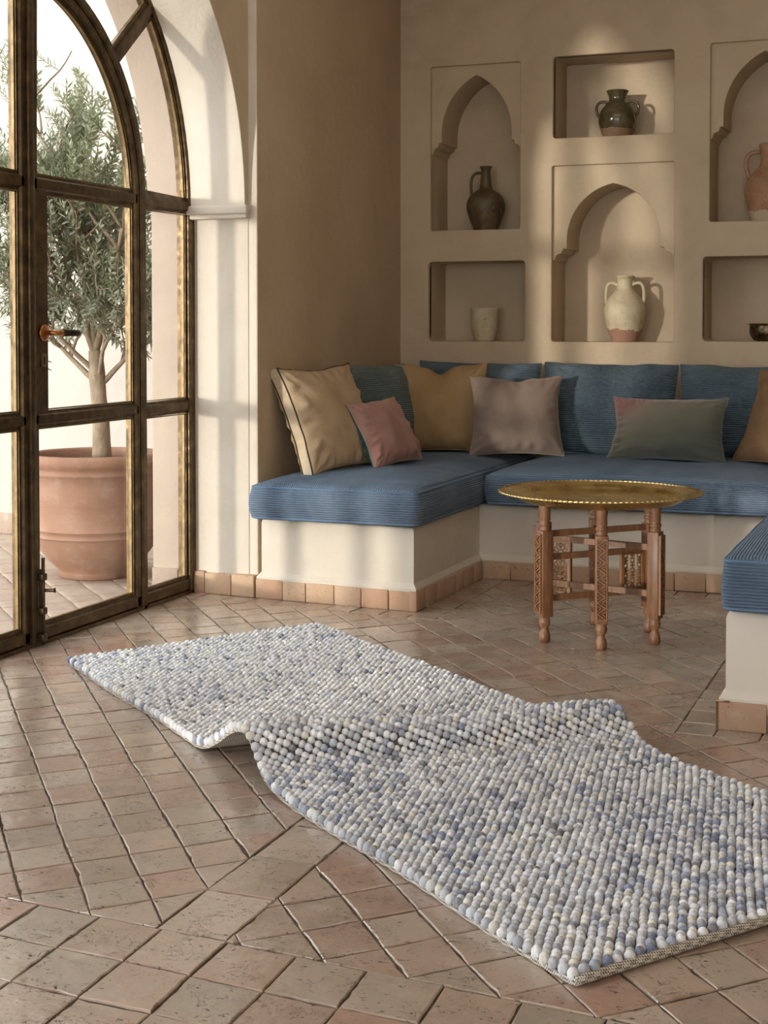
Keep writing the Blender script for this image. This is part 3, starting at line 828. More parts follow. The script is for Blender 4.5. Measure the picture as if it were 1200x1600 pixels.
# ------------------------------------------------------------------ seat cushions
def seat_cushion(name, label, x0, x1, y0, y1, z0, zt, mat, crown=0.035, r=0.028, bulge=0.012, seed=0, nx=40, ny=40, group=None):
    cx, cy = (x0+x1)/2, (y0+y1)/2; hx, hy, h = (x1-x0)/2, (y1-y0)/2, (zt-z0)
    root = thing(name, label, 'seat cushion', (cx, cy, z0), 0, group)
    def P(a, b, c):
        # a,b in [-1,1], c in [0,1]; rounded slab with a crowned top and softly bulging sides
        x, y, z = a*hx, b*hy, c*h
        mx, my = hx - r, hy - r
        qx, qy = max(-mx, min(mx, x)), max(-my, min(my, y)); rz = 0.014
        qz = max(rz, min(h - rz, z))
        dv = Vector((x-qx, y-qy, (z-qz)*r/rz)); L = dv.length
        if L > 1e-9:
            mL = max(abs(dv.x), abs(dv.y), abs(dv.z)); dv *= (mL/L)
        x, y, z = qx + dv.x, qy + dv.y, qz + dv.z*rz/r
        s = math.sin(PI*min(1, max(0, c)))
        wob = mnoise.noise(Vector((x*5 + seed, y*5, z*4)))
        x += (a**9)*s*bulge*(1 + wob); y += (b**9)*s*bulge*(1 + wob)
        if c > 0.5:
            z += crown*((1-a**4)*(1-b**4))**0.8*(2*c-1) + 0.006*wob*(1-a**6)*(1-b**6)
            z -= 0.010*max(0, mnoise.noise(Vector((x*3.1 + seed, y*3.1, 5))))*(1-a**4)*(1-b**4)
        return (x, y, z)
    def axis(n, r_, half):
        e = r_/half
        core = np.linspace(-1+e, 1-e, n); l = np.linspace(-1, -1+e, 6)[:-1]
        return list(l) + list(core) + list(-l[::-1])
    A = axis(nx, r, hx); B = axis(ny, r, hy); Cc = list(np.linspace(0, 0.1, 4)[:-1]) + list(np.linspace(0.1, 0.9, 9)) + list(np.linspace(0.9, 1, 4)[1:])
    mb = MB()
    def sheet(U, V, fn):
        vs = [fn(u, v) for u in U for v in V]; m = len(V)
        mb.add(vs, [(i*m+j, (i+1)*m+j, (i+1)*m+j+1, i*m+j+1) for i in range(len(U)-1) for j in range(m-1)], 0, True)
    sheet(A, B, lambda u, v: P(u, v, 1)); sheet(A, B, lambda u, v: P(u, v, 0))
    for s in (-1, 1):
        sheet(A, Cc, lambda u, v: P(u, s, v)); sheet(B, Cc, lambda u, v: P(s, u, v))
    obj('cover', mb, mat, root, merge=1e-5)
    pp = MB()
    for c in (0.93, 0.07):
        loop = [P(a, -1, c) for a in A[2:-2]] + [P(1, b, c) for b in B[2:-2]] + [P(a, 1, c) for a in reversed(A[2:-2])] + [P(-1, b, c) for b in reversed(B[2:-2])]
        pp.tube(loop, 0.0038, 6, closed=True)
    obj('piping', pp, M['bluecord'], root)
    return root
SG = 'blue corduroy seat cushions on the plaster bench'
seat_cushion('seat_cushion', 'blue corduroy seat cushion along the left wall, its end facing the doorway', -2.590, -1.897, 5.262, 6.955, 0.322, 0.462, M['cordX'], 0.038, seed=1, nx=30, ny=60, group=SG)
seat_cushion('seat_cushion', 'long blue corduroy seat cushion along the back wall behind the tray table', -1.873, -0.612, 6.055, 6.955, 0.322, 0.455, M['cordY'], 0.045, seed=4, nx=60, ny=36, group=SG)
seat_cushion('seat_cushion', 'blue corduroy seat cushion cut off by the right edge, on the near bench end', -0.578, 0.176, 3.998, 6.90, 0.322, 0.470, M['cordX'], 0.04, seed=8, nx=30, ny=80, group=SG)

# ------------------------------------------------------------------ pillows
def pillow(name, label, pose, th, mat, back=None, cord=None, cat='pillow', group=None, chop=0.0, seed=0, gusset=0.0, wr=1.0, pinch=0.085, exp=0.58, cat2=None):
    x, y, z, yaw, lean, roll, w, h = pose
    root = thing(name, label, cat, (0, 0, 0), 0, group)
    Mx = Matrix.Translation((x, y, z)) @ Matrix.Rotation(yaw, 4, 'Z') @ Matrix.Rotation(-lean, 4, 'X') @ Matrix.Rotation(roll, 4, 'Y')
    root.matrix_world = Mx
    N = 56
    ts = np.linspace(-1, 1, N+1); ts = np.sign(ts)*(1-(1-np.abs(ts))**1.35)
    def outline(a, b):
        kx = 1 - pinch*(1-b*b)**1.0; ky = 1 - pinch*(1-a*a)**1.0
        X = w/2*a*(kx if abs(a) > 0 else 1); Z = h/2*b*ky
        Z -= chop*max(0, b)**2*math.exp(-(a/0.22)**2)
        # the lower corners splay under the weight
        X *= 1 + 0.035*max(0, -b)
        X += 0.007*mnoise.noise(Vector((b*2.6 + seed, a*0.7, 2.2)))*(1 - 0.3*abs(b)) ; Z += 0.007*mnoise.noise(Vector((a*2.6 + seed, 9.1, b*0.7)))*(b > -0.5)
        return X, Z + h/2
    def thick(a, b, sd):
        ea, eb = 1-abs(a)**2.3, 1-abs(b)**2.3
        t = (max(ea, 0)*max(eb, 0))**exp
        d = min(1-abs(a), 1-abs(b))                      # distance to the seam
        al = math.atan2(b, a)
        rim_ = (a if abs(b) > abs(a) else b)
        tuck = mnoise.noise(Vector((rim_*6.5 + seed, (2.0 if abs(b) > abs(a) else 5.0) + sd*3 + (a+b > 0)*7, d*1.2)))*math.exp(-((d-0.11)/0.11)**2)
        fold = mnoise.noise(Vector((a*2.3 + seed, b*2.3 + sd, 3.1)))
        wrk = abs(mnoise.noise(Vector((a*3.2 + b*2.2 + seed*2, (a-b)*1.1, 7.7 + sd))))
        # creases that run out of the corners
        cr = 0
        for ca in (-1, 1):
            for cb in (-1, 1):
                dd = math.hypot(a-ca, b-cb)
                ang = math.atan2(b-cb, a-ca)
                cr += math.sin(ang*9 + seed)*math.exp(-((dd-0.35)/0.25)**2)
        low = max(0, -b - 0.45)
        return 1.15*th/2*t*(1 + 0.14*fold + 0.25*low) + wr*t**0.5*(0.023*tuck + 0.0045*cr) + gusset/2*min(1, d*1e3) - chop*0.5*t*max(0, b)*math.exp(-(a/0.16)**2)
    for sd, mm, nm in ((-1, mat, 'front'), (1, back or mat, 'back')):
        mb = MB(); vs = []
        for a in ts:
            for b in ts:
                X, Z = outline(a, b); T = thick(a, b, sd) if abs(a) < 1 and abs(b) < 1 else gusset/2
                vs.append((X, sd*T, Z))
        m = N+1
        mb.add(vs, [(i*m+j, (i+1)*m+j, (i+1)*m+j+1, i*m+j+1) for i in range(N) for j in range(N)], 0, True)
        o = obj('cover_' + nm, mb, mm, root, fix=False)
        bm = bmesh.new(); bm.from_mesh(o.data)
        bmesh.ops.recalc_face_normals(bm, faces=bm.faces)
        s = sum(f.normal.y*f.calc_area() for f in bm.faces)
        if s*sd < 0: bmesh.ops.reverse_faces(bm, faces=bm.faces)
        bm.to_mesh(o.data); bm.free()
    edge = [(a, -1) for a in ts[:-1]] + [(1, b) for b in ts[:-1]] + [(a, 1) for a in reversed(ts[1:])] + [(-1, b) for b in reversed(ts[1:])]
    if gusset:
        mb = MB(); n_ = len(edge); vs = []
        for a, b in edge:
            X, Z = outline(a, b)
            for q in (-1, -0.4, 0.4, 1):
                e = 1 + 0.012*(1-q*q); vs.append((X*e, q*gusset/2, (Z-h/2)*e + h/2))
        mb.add(vs, [(i*4+q, ((i+1) % n_)*4+q, ((i+1) % n_)*4+q+1, i*4+q+1) for i in range(n_) for q in range(3)], 0, True)
        obj('side_band', mb, M['palel'], root)['label'] = 'pale linen side band'
    pp = MB()
    for g_ in ((-gusset/2, gusset/2) if gusset else (0,)):
        pp.tube([(outline(a, b)[0], g_, outline(a, b)[1]) for a, b in edge], 0.0034, 6, closed=True)
    obj('piping', pp, cord or M['palecord'], root)
    return root
BG = 'blue corduroy back cushions along the walls'
pillow('back_cushion', 'grey-blue corduroy back cushion leaning on the left wall between two tan pillows', [-2.425, 6.34, 0.492, 1.39, 0.19, 0.02, 0.54, 0.42], 0.17, M['cordG'], cord=M['cordG'], cat='back cushion', group=BG, seed=3, pinch=0.045)
pillow('back_cushion', 'dark blue corduroy back cushion in the corner, mostly hidden behind the camel and taupe pillows', [-2.150, 6.775, 0.482, 0.005, 0.16, 0.012, 0.61, 0.432], 0.19, M['cordP'], cord=M['cordP'], cat='back cushion', group=BG, seed=5, pinch=0.045)
pillow('back_cushion', 'blue corduroy back cushion in the middle of the back wall under the arched niche', [-1.513, 6.765, 0.488, 0.02, 0.19, 0.008, 0.625, 0.428], 0.20, M['cordP'], cord=M['cordP'], cat='back cushion', group=BG, seed=9, pinch=0.045)
pillow('back_cushion', 'blue corduroy back cushion against the back wall nearest the right edge of the photo', [-0.885, 6.765, 0.488, -0.02, 0.19, 0.0, 0.61, 0.425], 0.20, M['cordP'], cord=M['cordP'], cat='back cushion', group=BG, seed=12, pinch=0.045)
PG = 'scatter pillows on the blue seat'
pillow('pillow', 'large tan linen pillow with pale side band at the near end of the left seat', [-2.364, 5.700, 0.478, 1.334, 0.405, -0.017, 0.50, 0.465], 0.115, M['linen'], cord=M['darkcord'], group=PG, seed=21, gusset=0.05, wr=1.5)
pillow('pillow', 'small rose velvet pillow with a teal back on the left seat', [-2.205, 5.90, 0.498, 1.38, 0.467, -0.043, 0.385, 0.30], 0.13, M['rose'], back=M['teal'], cord=M['palecord'], group=PG, seed=27, wr=1.4)
pillow('pillow', 'square camel woven pillow with a dented top in the seat corner', [-2.245, 6.56, 0.492, 0.30, 0.17, -0.01, 0.435, 0.418], 0.16, M['linen2'], cord=M['linen2'], group=PG, chop=0.035, seed=33)
pillow('pillow', 'square taupe velvet pillow leaning against the blue cushions behind the tray table', [-1.859, 6.485, 0.496, 0.36, 0.22, 0.0, 0.41, 0.365], 0.15, M['taupe'], cord=M['taupecord'], group=PG, chop=0.012, seed=41)
pillow('pillow', 'long rectangular grey-green velvet pillow fading to rose at one corner', [-1.189, 6.475, 0.495, -0.088, 0.319, -0.003, 0.51, 0.285], 0.15, M['ombre'], cord=M['ombre'], group=PG, seed=52, wr=1.2)
pillow('pillow', 'brown woven pillow cut off by the right edge of the photo', [-0.690, 6.474, 0.484, -0.40, 0.414, 0.068, 0.48, 0.43], 0.16, M['brownl'], cord=M['brownl'], group=PG, seed=61)

# ------------------------------------------------------------------ tray table
TC = (-1.166, 5.095)
stand = thing('folding_stand', 'carved brown wooden six-legged folding stand under the brass tray', 'table', (TC[0], TC[1], 0))
TR = 0.215
def leg_mesh():
    mb = MB()
    foot_p = [(0.0, 0.0), (0.016, 0.0), (0.019, 0.006), (0.0195, 0.022), (0.017, 0.034), (0.012, 0.044), (0.0125, 0.050), (0.019, 0.062), (0.0205, 0.072), (0.018, 0.080), (0.019, 0.084), (0.019, 0.094)]
    mb.lathe(foot_p, 20)
    mb.cbox((-0.0215, -0.0215, 0.088), (0.0215, 0.0215, 0.385), 0.003)
    neck = [(0.019, 0.380), (0.0195, 0.392), (0.016, 0.396), (0.021, 0.402), (0.021, 0.410), (0.0165, 0.414), (0.019, 0.420), (0.018, 0.448), (0.021, 0.462), (0.021, 0.474), (0.0, 0.474)]
    mb.lathe(neck, 20)
    return mb
def carving_mesh():
    """raised interlaced zig-zag on the outward (+X) face"""
    mb = MB(); x = 0.0215; z0, z1 = 0.104, 0.372; nz = 14; st = (z1-z0)/nz
    for s in (-1, 1):
        mb.bar((x, s*0.0165, z0), (x, s*0.0165, z1), 0.0036, 0.016, (1, 0, 0))
    for z in (z0, z1): mb.bar((x, -0.0165, z), (x, 0.0165, z), 0.0036, 0.016, (1, 0, 0))
    for i in range(nz):
        za = z0 + i*st
        s = 1 if i % 2 else -1
        mb.bar((x, -s*0.013, za + 0.002), (x, s*0.013, za + st), 0.0034, 0.016, (1, 0, 0))
        mb.bar((x, s*0.003, za + 0.002), (x, s*0.014, za + st*0.45), 0.0028, 0.013, (1, 0, 0))
        mb.bar((x, -s*0.003, za + st), (x, -s*0.014, za + st*0.55), 0.0028, 0.013, (1, 0, 0))
    return mb
def fret_panel(parent, p, q, z0, z1):
    """pierced panel between two upright posts"""
    mb = MB(); L = math.dist(p, q); t = Vector(((q[0]-p[0])/L, (q[1]-p[1])/L, 0)); nn = Vector((-t.y, t.x, 0))
    at = lambda s, z: Vector((p[0], p[1], 0)) + t*s + Vector((0, 0, z))
    for s in (0.0, L): mb.bar(at(s, z0), at(s, z1), 0.012, 0.014, nn)
    for z in (z0, z1): mb.bar(at(0, z), at(L, z), 0.010, 0.014, nn)
    cols, rows = 3, 7; du, dv = L/cols, (z1-z0)/rows
    for i in range(cols):
        for j in range(rows):
            c = at((i+0.5)*du, z0 + (j+0.5)*dv); ra = min(du, dv)*0.42
            if (i + j) % 2 == 0:
                ring = [c + t*ra*math.cos(a) + Vector((0, 0, ra*math.sin(a))) for a in np.linspace(0, 2*PI, 13)[:-1]]
                mb.tube(ring, 0.0026, 6, closed=True, flat=1.0)
                for d in (45, 135, 225, 315):
                    a = math.radians(d); v = t*math.cos(a) + Vector((0, 0, math.sin(a)))
                    mb.tube([c + v*ra, c + v*ra*1.75], 0.0024, 6)
            else:
                pet = [c + t*ra*1.1*math.cos(a)*abs(math.cos(2*a)) + Vector((0, 0, ra*1.1*math.sin(a)*abs(math.cos(2*a)))) for a in np.linspace(0, 2*PI, 33)[:-1]]
                mb.tube(pet, 0.0022, 5, closed=True)
                mb.tube([c - t*ra*1.3, c + t*ra*1.3], 0.0022, 5)
    return obj('fretwork_panel', mb, M['wood2'], parent)
legang = [-74, -134, -14, 46, 106, 166]
lm = leg_mesh().mesh('leg', M['wood']); fix_normals(lm); cm = carving_mesh().mesh('carving', M['wood2']); fix_normals(cm)
for a in legang:
    r = math.radians(a)
    L = bpy.data.objects.new('leg', lm); COL.objects.link(L); L.parent = stand
    L.location = (TR*math.cos(r), TR*math.sin(r), 0); L.rotation_euler = (0, 0, r)
    Cv = bpy.data.objects.new('carving', cm); COL.objects.link(Cv); Cv.parent = L
pol = lambda a, r=TR: (r*math.cos(math.radians(a)), r*math.sin(math.radians(a)))
for a0, a1_, zs in ((-134, 46, (0.372, 0.292, 0.150)), (166, -14, (0.330, 0.172)), (-74, 106, (0.352, 0.128))):
    p, q = pol(a0), pol(a1_)
    for z in zs:
        mb = MB(); d = Vector((q[0]-p[0], q[1]-p[1], 0)).normalized(); sd = Vector((-d.y, d.x, 0))
        off = 0.0
        mb.bar((p[0], p[1], z), (q[0], q[1], z), 0.021, 0.014, sd)
        obj('crossbar', mb, M['wood'], stand)
def lerp(p, q, s): 
    L = math.dist(p, q); return (p[0] + (q[0]-p[0])*s/L, p[1] + (q[1]-p[1])*s/L)
p, q = pol(166), pol(-14); fret_panel(stand, lerp(p, q, 0.03), lerp(p, q, 0.105), 0.128, 0.322)
p, q = pol(46), pol(-134); fret_panel(stand, lerp(p, q, 0.03), lerp(p, q, 0.115), 0.160, 0.284)

tray = thing('brass_tray', 'large round brass tray with a beaded rim resting on the wooden stand', 'tray', (TC[0] + 0.01, TC[1] - 0.02, 0.474))
mb = MB()
pr = [(0.0, 0.0), (0.245, 0.0), (0.268, 0.004), (0.284, 0.014), (0.294, 0.022), (0.302, 0.025), (0.340, 0.032), (0.347, 0.0345), (0.347, 0.037), (0.340, 0.0362), (0.302, 0.0290), (0.292, 0.026), (0.281, 0.018), (0.266, 0.0085), (0.245, 0.0045), (0.12, 0.0040), (0.0, 0.0040)]
mb.lathe(pr, 128); obj('dish', mb, M['brass'], tray, smooth=50)
mb = MB()
nb = 120
rim = []
for i in range(nb*4):
    a = 2*PI*i/(nb*4); rr = 0.3455 + 0.0016*math.sin(a*nb); rim.append((rr*math.cos(a), rr*math.sin(a), 0.0366 + 0.0012*math.cos(a*nb)))
mb.tube(rim, [0.0032 + 0.0016*math.sin(2*PI*i/4) for i in range(nb*4)], 7, closed=True)
obj('beaded_rim', mb, M['brass'], tray)

# ------------------------------------------------------------------ pottery in the niches
def smooth_prof(pts, n=5):
    """Catmull-Rom through the profile points"""
    out = []
    P_ = [pts[0]] + list(pts) + [pts[-1]]
    for i in range(1, len(P_)-2):
        p0, p1, p2, p3 = (np.array(P_[i+j-1], float) for j in range(4))
        for k_ in range(n):
            t = k_/n
            q = 0.5*((2*p1) + (-p0+p2)*t + (2*p0-5*p1+4*p2-p3)*t*t + (-p0+3*p1-3*p2+p3)*t**3)
            out.append((max(0.0, float(q[0])), float(q[1])))
    out.append(tuple(pts[-1])); return out
def vessel(prof, wall=0.006, seg=48, wob=None, ribs=0.0):
    o = smooth_prof(prof)
    if ribs: o = [(r + ribs*math.sin(z*520), z) for r, z in o]
    inner = [(max(0.004, r - wall), z) for r, z in reversed(o) if z > wall]
    mb = MB(); mb.lathe([(0.0, 0.0)] + o + inner + [(0.0, inner[-1][1])], seg, wob=wob)
    return mb
def bez(p0, p1, p2, p3, n=16):
    p0, p1, p2, p3 = map(Vector, (p0, p1, p2, p3))
    return [p0*(1-t)**3 + p1*3*t*(1-t)**2 + p2*3*t*t*(1-t) + p3*t**3 for t in (i/n for i in range(n+1))]
def handle(parent, mat, side, pts, r, turn=0.0):
    c, s = math.cos(turn), math.sin(turn)
    P4 = [(side*x*c, side*x*s, z) for x, z in pts]
    mb = MB(); mb.tube(bez(*P4), r, 10); return obj('handle', mb, mat, parent, smooth=60)
VG = 'old pottery displayed in the wall niches'
YP = 7.135
j = thing('stoneware_jug', 'dark brown narrow-necked jug with one handle in the tall arched niche nearest the corner', 'jug', (-2.208, YP, 1.552), 0, VG)
obj('body', vessel([(0.058, 0), (0.064, 0.02), (0.085, 0.07), (0.096, 0.12), (0.090, 0.155), (0.070, 0.185), (0.036, 0.208), (0.029, 0.23), (0.024, 0.27), (0.022, 0.295), (0.031, 0.318), (0.029, 0.322)], ribs=0.0006), M['jug'], j)
handle(j, M['jug'], -1, [(0.02, 0.288), (0.085, 0.305), (0.082, 0.235), (0.072, 0.176)], 0.0075)
j = thing('clay_cup', 'small chalky cream clay cup with a chipped rim in the low rectangular niche', 'cup', (-2.212, YP, 1.008), 0.4, VG)
obj('body', vessel([(0.046, 0), (0.052, 0.01), (0.066, 0.06), (0.071, 0.105), (0.068, 0.135), (0.071, 0.160), (0.069, 0.165)], wob=lambda a, z: 1 + 0.012*math.sin(2*a + 1) + 0.006*math.sin(5*a)), M['cup'], j)
mb = MB(); mb.tube([(0.069*math.cos(a), 0.069*math.sin(a), 0.152 + 0.0015*math.sin(9*a)) for a in np.linspace(-1.1, 0.5, 18)], 0.0028, 6); obj('rim_cord', mb, M['cup'], j)
j = thing('glazed_jar', 'dark green glazed two-handled jar with a bare clay foot in the upper rectangular niche', 'jar', (-1.549, YP, 1.979), 0.15, VG)
obj('body', vessel([(0.062, 0), (0.070, 0.015), (0.086, 0.06), (0.091, 0.095), (0.080, 0.135), (0.058, 0.165), (0.043, 0.182), (0.041, 0.198), (0.050, 0.222), (0.054, 0.228), (0.050, 0.232)]), M['green'], j)
for s in (-1, 1): handle(j, M['green'], s, [(0.048, 0.176), (0.105, 0.195), (0.112, 0.135), (0.086, 0.108)], 0.0068)
j = thing('cream_amphora', 'cream slip two-handled amphora with a reddish foot in the central arched niche', 'amphora', (-1.508, YP, 1.007), 0.0, VG)
obj('body', vessel([(0.060, 0), (0.066, 0.015), (0.086, 0.07), (0.100, 0.14), (0.094, 0.18), (0.072, 0.215), (0.046, 0.245), (0.038, 0.262), (0.037, 0.295), (0.046, 0.307), (0.047, 0.314), (0.043, 0.317)]), M['amph'], j)
for s in (-1, 1): handle(j, M['amph'], s, [(0.036, 0.272), (0.088, 0.302), (0.098, 0.262), (0.090, 0.186)], 0.0085)
j = thing('terracotta_jug', 'reddish terracotta jug with one loop handle in the arched niche at the right edge', 'jug', (-0.826, YP, 1.563), 0, VG)
obj('body', vessel([(0.085, 0), (0.092, 0.02), (0.112, 0.08), (0.121, 0.14), (0.112, 0.19), (0.078, 0.235), (0.054, 0.262), (0.048, 0.30), (0.055, 0.352), (0.058, 0.360), (0.053, 0.363)], ribs=0.0007), M['terra'], j)
handle(j, M['terra'], -1, [(0.05, 0.325), (0.128, 0.338), (0.125, 0.265), (0.098, 0.205)], 0.010)
j = thing('metal_bowl', 'small dark brass bowl in the low niche at the right edge', 'bowl', (-0.828, YP, 1.011), 0, VG)
obj('body', vessel([(0.050, 0), (0.070, 0.006), (0.088, 0.03), (0.092, 0.055), (0.090, 0.072), (0.097, 0.080), (0.094, 0.083)], wall=0.003), M['bowlmetal'], j)

# ------------------------------------------------------------------ potted olive tree in the courtyard
OT = (-3.50, 5.60)
ot = thing('potted_olive_tree', 'olive tree with silvery leaves in a large ribbed terracotta pot outside the glass door', 'potted tree', (OT[0], OT[1], -0.004))
pp = [(0.150, 0.0), (0.158, 0.004), (0.160, 0.026), (0.163, 0.034), (0.205, 0.075), (0.243, 0.125), (0.262, 0.170), (0.268, 0.182), (0.275, 0.187), (0.270, 0.194), (0.270, 0.206), (0.276, 0.212), (0.280, 0.219), (0.273, 0.226), (0.276, 0.30), (0.279, 0.40), (0.281, 0.448), (0.288, 0.453), (0.289, 0.461), (0.283, 0.468), (0.284, 0.480), (0.297, 0.490), (0.302, 0.505), (0.301, 0.524), (0.293, 0.536), (0.280, 0.538), (0.268, 0.530), (0.262, 0.505), (0.258, 0.46), (0.0, 0.455)]
mb = MB(); mb.lathe(pp, 72, wob=lambda a, z: 1 + 0.006*math.sin(2*a + 0.6) + 0.003*math.sin(5*a + z*8)); obj('pot', mb, M['pot'], ot, smooth=60)
mb = MB(); vs = [(0, 0, 0.50)]; fs = []; nr, na = 8, 40
for i in range(1, nr+1):
    for k_ in range(na):
        a = 2*PI*k_/na; r = 0.262*i/nr
        vs.append((r*math.cos(a), r*math.sin(a), 0.495 + 0.02*mnoise.noise(Vector((r*18*math.cos(a), r*18*math.sin(a), 2)))))
for k_ in range(na): fs.append((0, 1+k_, 1+(k_+1) % na))
for i in range(nr-1):
    for k_ in range(na): fs.append((1+i*na+k_, 1+(i+1)*na+k_, 1+(i+1)*na+(k_+1) % na, 1+i*na+(k_+1) % na))
mb.add(vs, fs, 0, True); obj('soil', mb, M['soil'], ot)
tk = MB()
trunk = [(0.03, 0.0, 0.48), (0.028, 0, 0.56), (0.022, 0.005, 0.68), (0.014, 0.0, 0.78), (0.006, 0, 0.88), (0.0, 0, 0.98)]
tk.tube([Vector(p) for p in trunk], [0.046, 0.040, 0.036, 0.034, 0.036, 0.030], 14)
rnd = random.Random(11)
tips = []
def branch(p, d, L, r, depth):
    pts = [p.copy()]; q = p.copy(); dd = d.normalized(); n_ = 6
    for i in range(n_):
        dd = (dd + Vector((rnd.uniform(-.22, .22), rnd.uniform(-.22, .22), rnd.uniform(-.05, .22)))).normalized()
        q = q + dd*(L/n_)
        rx = math.hypot(q.x/0.335, q.y/0.42)
        if rx > 1: q.x /= rx**0.8; q.y /= rx**0.8
        pts.append(q.copy())
    tk.tube(pts, [r*(1-0.55*i/n_) for i in range(n_+1)], 7)
    if depth == 0: tips.extend([(pts[i], (pts[i]-pts[i-1]).normalized()) for i in range(2, n_+1)]); return
    if depth == 1: tips.extend([(pts[i], (pts[i]-pts[i-1]).normalized()) for i in range(4, n_+1)])
    for k_ in range(4 if depth > 1 else 5):
        i = rnd.randint(2, n_); a = rnd.uniform(0, 2*PI)
        nd = (dd*0.55 + Vector((math.cos(a)*0.7, math.sin(a)*0.7, rnd.uniform(0.0, 0.55)))).normalized()
        branch(pts[i], nd, L*rnd.uniform(0.5, 0.72), r*0.55, depth-1)
starts = [((0.01, 0, 0.84), (-0.85, 0.05, 0.40), 0.36, 0.014), ((0.01, 0, 0.88), (-0.8, -0.35, 0.55), 0.40, 0.013), ((0.012, 0, 0.82), (0.8, 0.1, 0.5), 0.30, 0.014), ((0.01, 0, 0.86), (0.5, -0.6, 0.5), 0.32, 0.012), ((0, 0, 0.96), (0.15, 0.45, 0.9), 0.46, 0.016), ((0, 0, 0.96), (-0.3, -0.3, 1.0), 0.52, 0.017), ((0, 0, 0.97), (0.25, -0.15, 1.0), 0.58, 0.017), ((0, 0, 0.95), (-0.45, 0.3, 0.9), 0.50, 0.015), ((0, 0, 0.97), (-0.05, 0.05, 1.0), 0.68, 0.019), ((0, 0, 0.97), (0.1, 0.2, 1.0), 0.66, 0.016), ((0, 0, 0.97), (-0.2, -0.05, 1.0), 0.64, 0.016)]
for p, d, L, r in starts: branch(Vector(p), Vector(d), L, r, 2)
lv = MB()
lw_ = Vector((0, 0, 1))
def leaf(p, d, L, wd, up):
    s = d.cross(up)
    s = s.normalized() if s.length > 1e-4 else Vector((1, 0, 0))
    n_ = s.cross(d).normalized()
    bend = rnd.uniform(-0.12, 0.18)*L
    vs = [p, p + d*L*0.3 + s*wd*0.5 + n_*wd*0.12, p + d*L*0.3 - s*wd*0.5 + n_*wd*0.12, p + d*L*0.3 - n_*0.0005,
          p + d*L*0.7 + s*wd*0.42 + n_*(bend*0.5 + wd*0.1), p + d*L*0.7 - s*wd*0.42 + n_*(bend*0.5 + wd*0.1), p + d*L*0.7 + n_*bend*0.5, p + d*L + n_*bend]
    lv.add(vs, [(0, 3, 1), (0, 2, 3), (3, 6, 4, 1), (2, 5, 6, 3), (6, 7, 4), (5, 7, 6)], 0, True)
def sprig(p, d, L):
    q = p.copy(); dd = d.copy(); n_ = int(L/0.017); pts = [q.copy()]
    ph = rnd.uniform(0, PI)
    for i in range(n_):
        dd = (dd + Vector((rnd.uniform(-.09, .09), rnd.uniform(-.09, .09), rnd.uniform(-.05, .10)))).normalized()
        q = q + dd*(L/n_); pts.append(q.copy())
        a = Vector((0.3, 0.1, 1)); u = (a - dd*a.dot(dd)).normalized(); v = dd.cross(u)
        th = ph + i*PI/2*1.04
        sd = u*math.cos(th) + v*math.sin(th)
        for s_ in (1, -1):
            ld = (dd*rnd.uniform(0.55, 1.0) + sd*s_*rnd.uniform(0.6, 1.0)).normalized()
            leaf(q, ld, rnd.uniform(0.034, 0.060)*(1 - 0.35*i/n_), rnd.uniform(0.0085, 0.0125), u if abs(ld.dot(u)) < 0.9 else v)
    leaf(q, dd, 0.035, 0.007, u)
    tk.tube(pts[::3] + [pts[-1]], 0.0016, 5)
tips = tips + tips; rnd.shuffle(tips)
okp = lambda p: (p.x < 0.36)
cnt = 0
for p, d in tips:
    if cnt >= 860: break
    a = rnd.uniform(0, 2*PI)
    out = Vector((p.x, p.y, 0)); out = out.normalized() if out.length > 1e-3 else Vector((1, 0, 0))
    nd = (d*0.5 + out*rnd.uniform(0.1, 0.7) + Vector((math.cos(a)*0.4, math.sin(a)*0.4, rnd.uniform(-0.25, 0.8)))).normalized()
    L = rnd.uniform(0.10, 0.24)
    if 1.15 < p.z < 1.45 and math.hypot(p.x, p.y) < 0.22 and rnd.random() < 0.55: continue
    e = p + nd*L
    if e.x > 0.36: continue
    sprig(p, nd, L); cnt += 1
low = [(p, d) for p, d in tips if p.z < 1.25]
for i in range(130):
    p, d = low[rnd.randrange(len(low))]
    out = Vector((p.x, p.y, 0)).normalized(); a = rnd.uniform(0, 2*PI)
    nd = (out*0.6 + Vector((math.cos(a)*0.5, math.sin(a)*0.5, rnd.uniform(-1.1, 0.1)))).normalized(); L = rnd.uniform(0.10, 0.20)
    if (p + nd*L).x > 0.36 or (p + nd*L).z < 0.80: continue
    sprig(p, nd, L)
obj('branches', tk, M['bark'], ot)
obj('foliage', lv, M['leaf'], ot, fix=False)
pts_all = np.array(lv.v)

# ------------------------------------------------------------------ felt-ball runner
rug = thing('felt_ball_rug', 'chunky white, grey and blue felted wool runner with a raised fold on the tiles', 'rug', (-1.6, 3.5, 0.0))
RO_ = np.array([-1.6, 3.5, 0.0])
FLc = np.array([-2.636, 4.049]); FRc = np.array([-2.132, 4.835]); NLc = np.array([-0.579, 2.371])
el = (NLc - FLc); LEN = float(np.linalg.norm(el)); el = el/LEN
ewf = (FRc - FLc); W = float(np.linalg.norm(ewf)); ewf /= W
ewn = np.array([0.577, 0.817]); ewn /= np.linalg.norm(ewn)
W = 0.945
A_ = 0.0247
nw = int(round(W/A_))
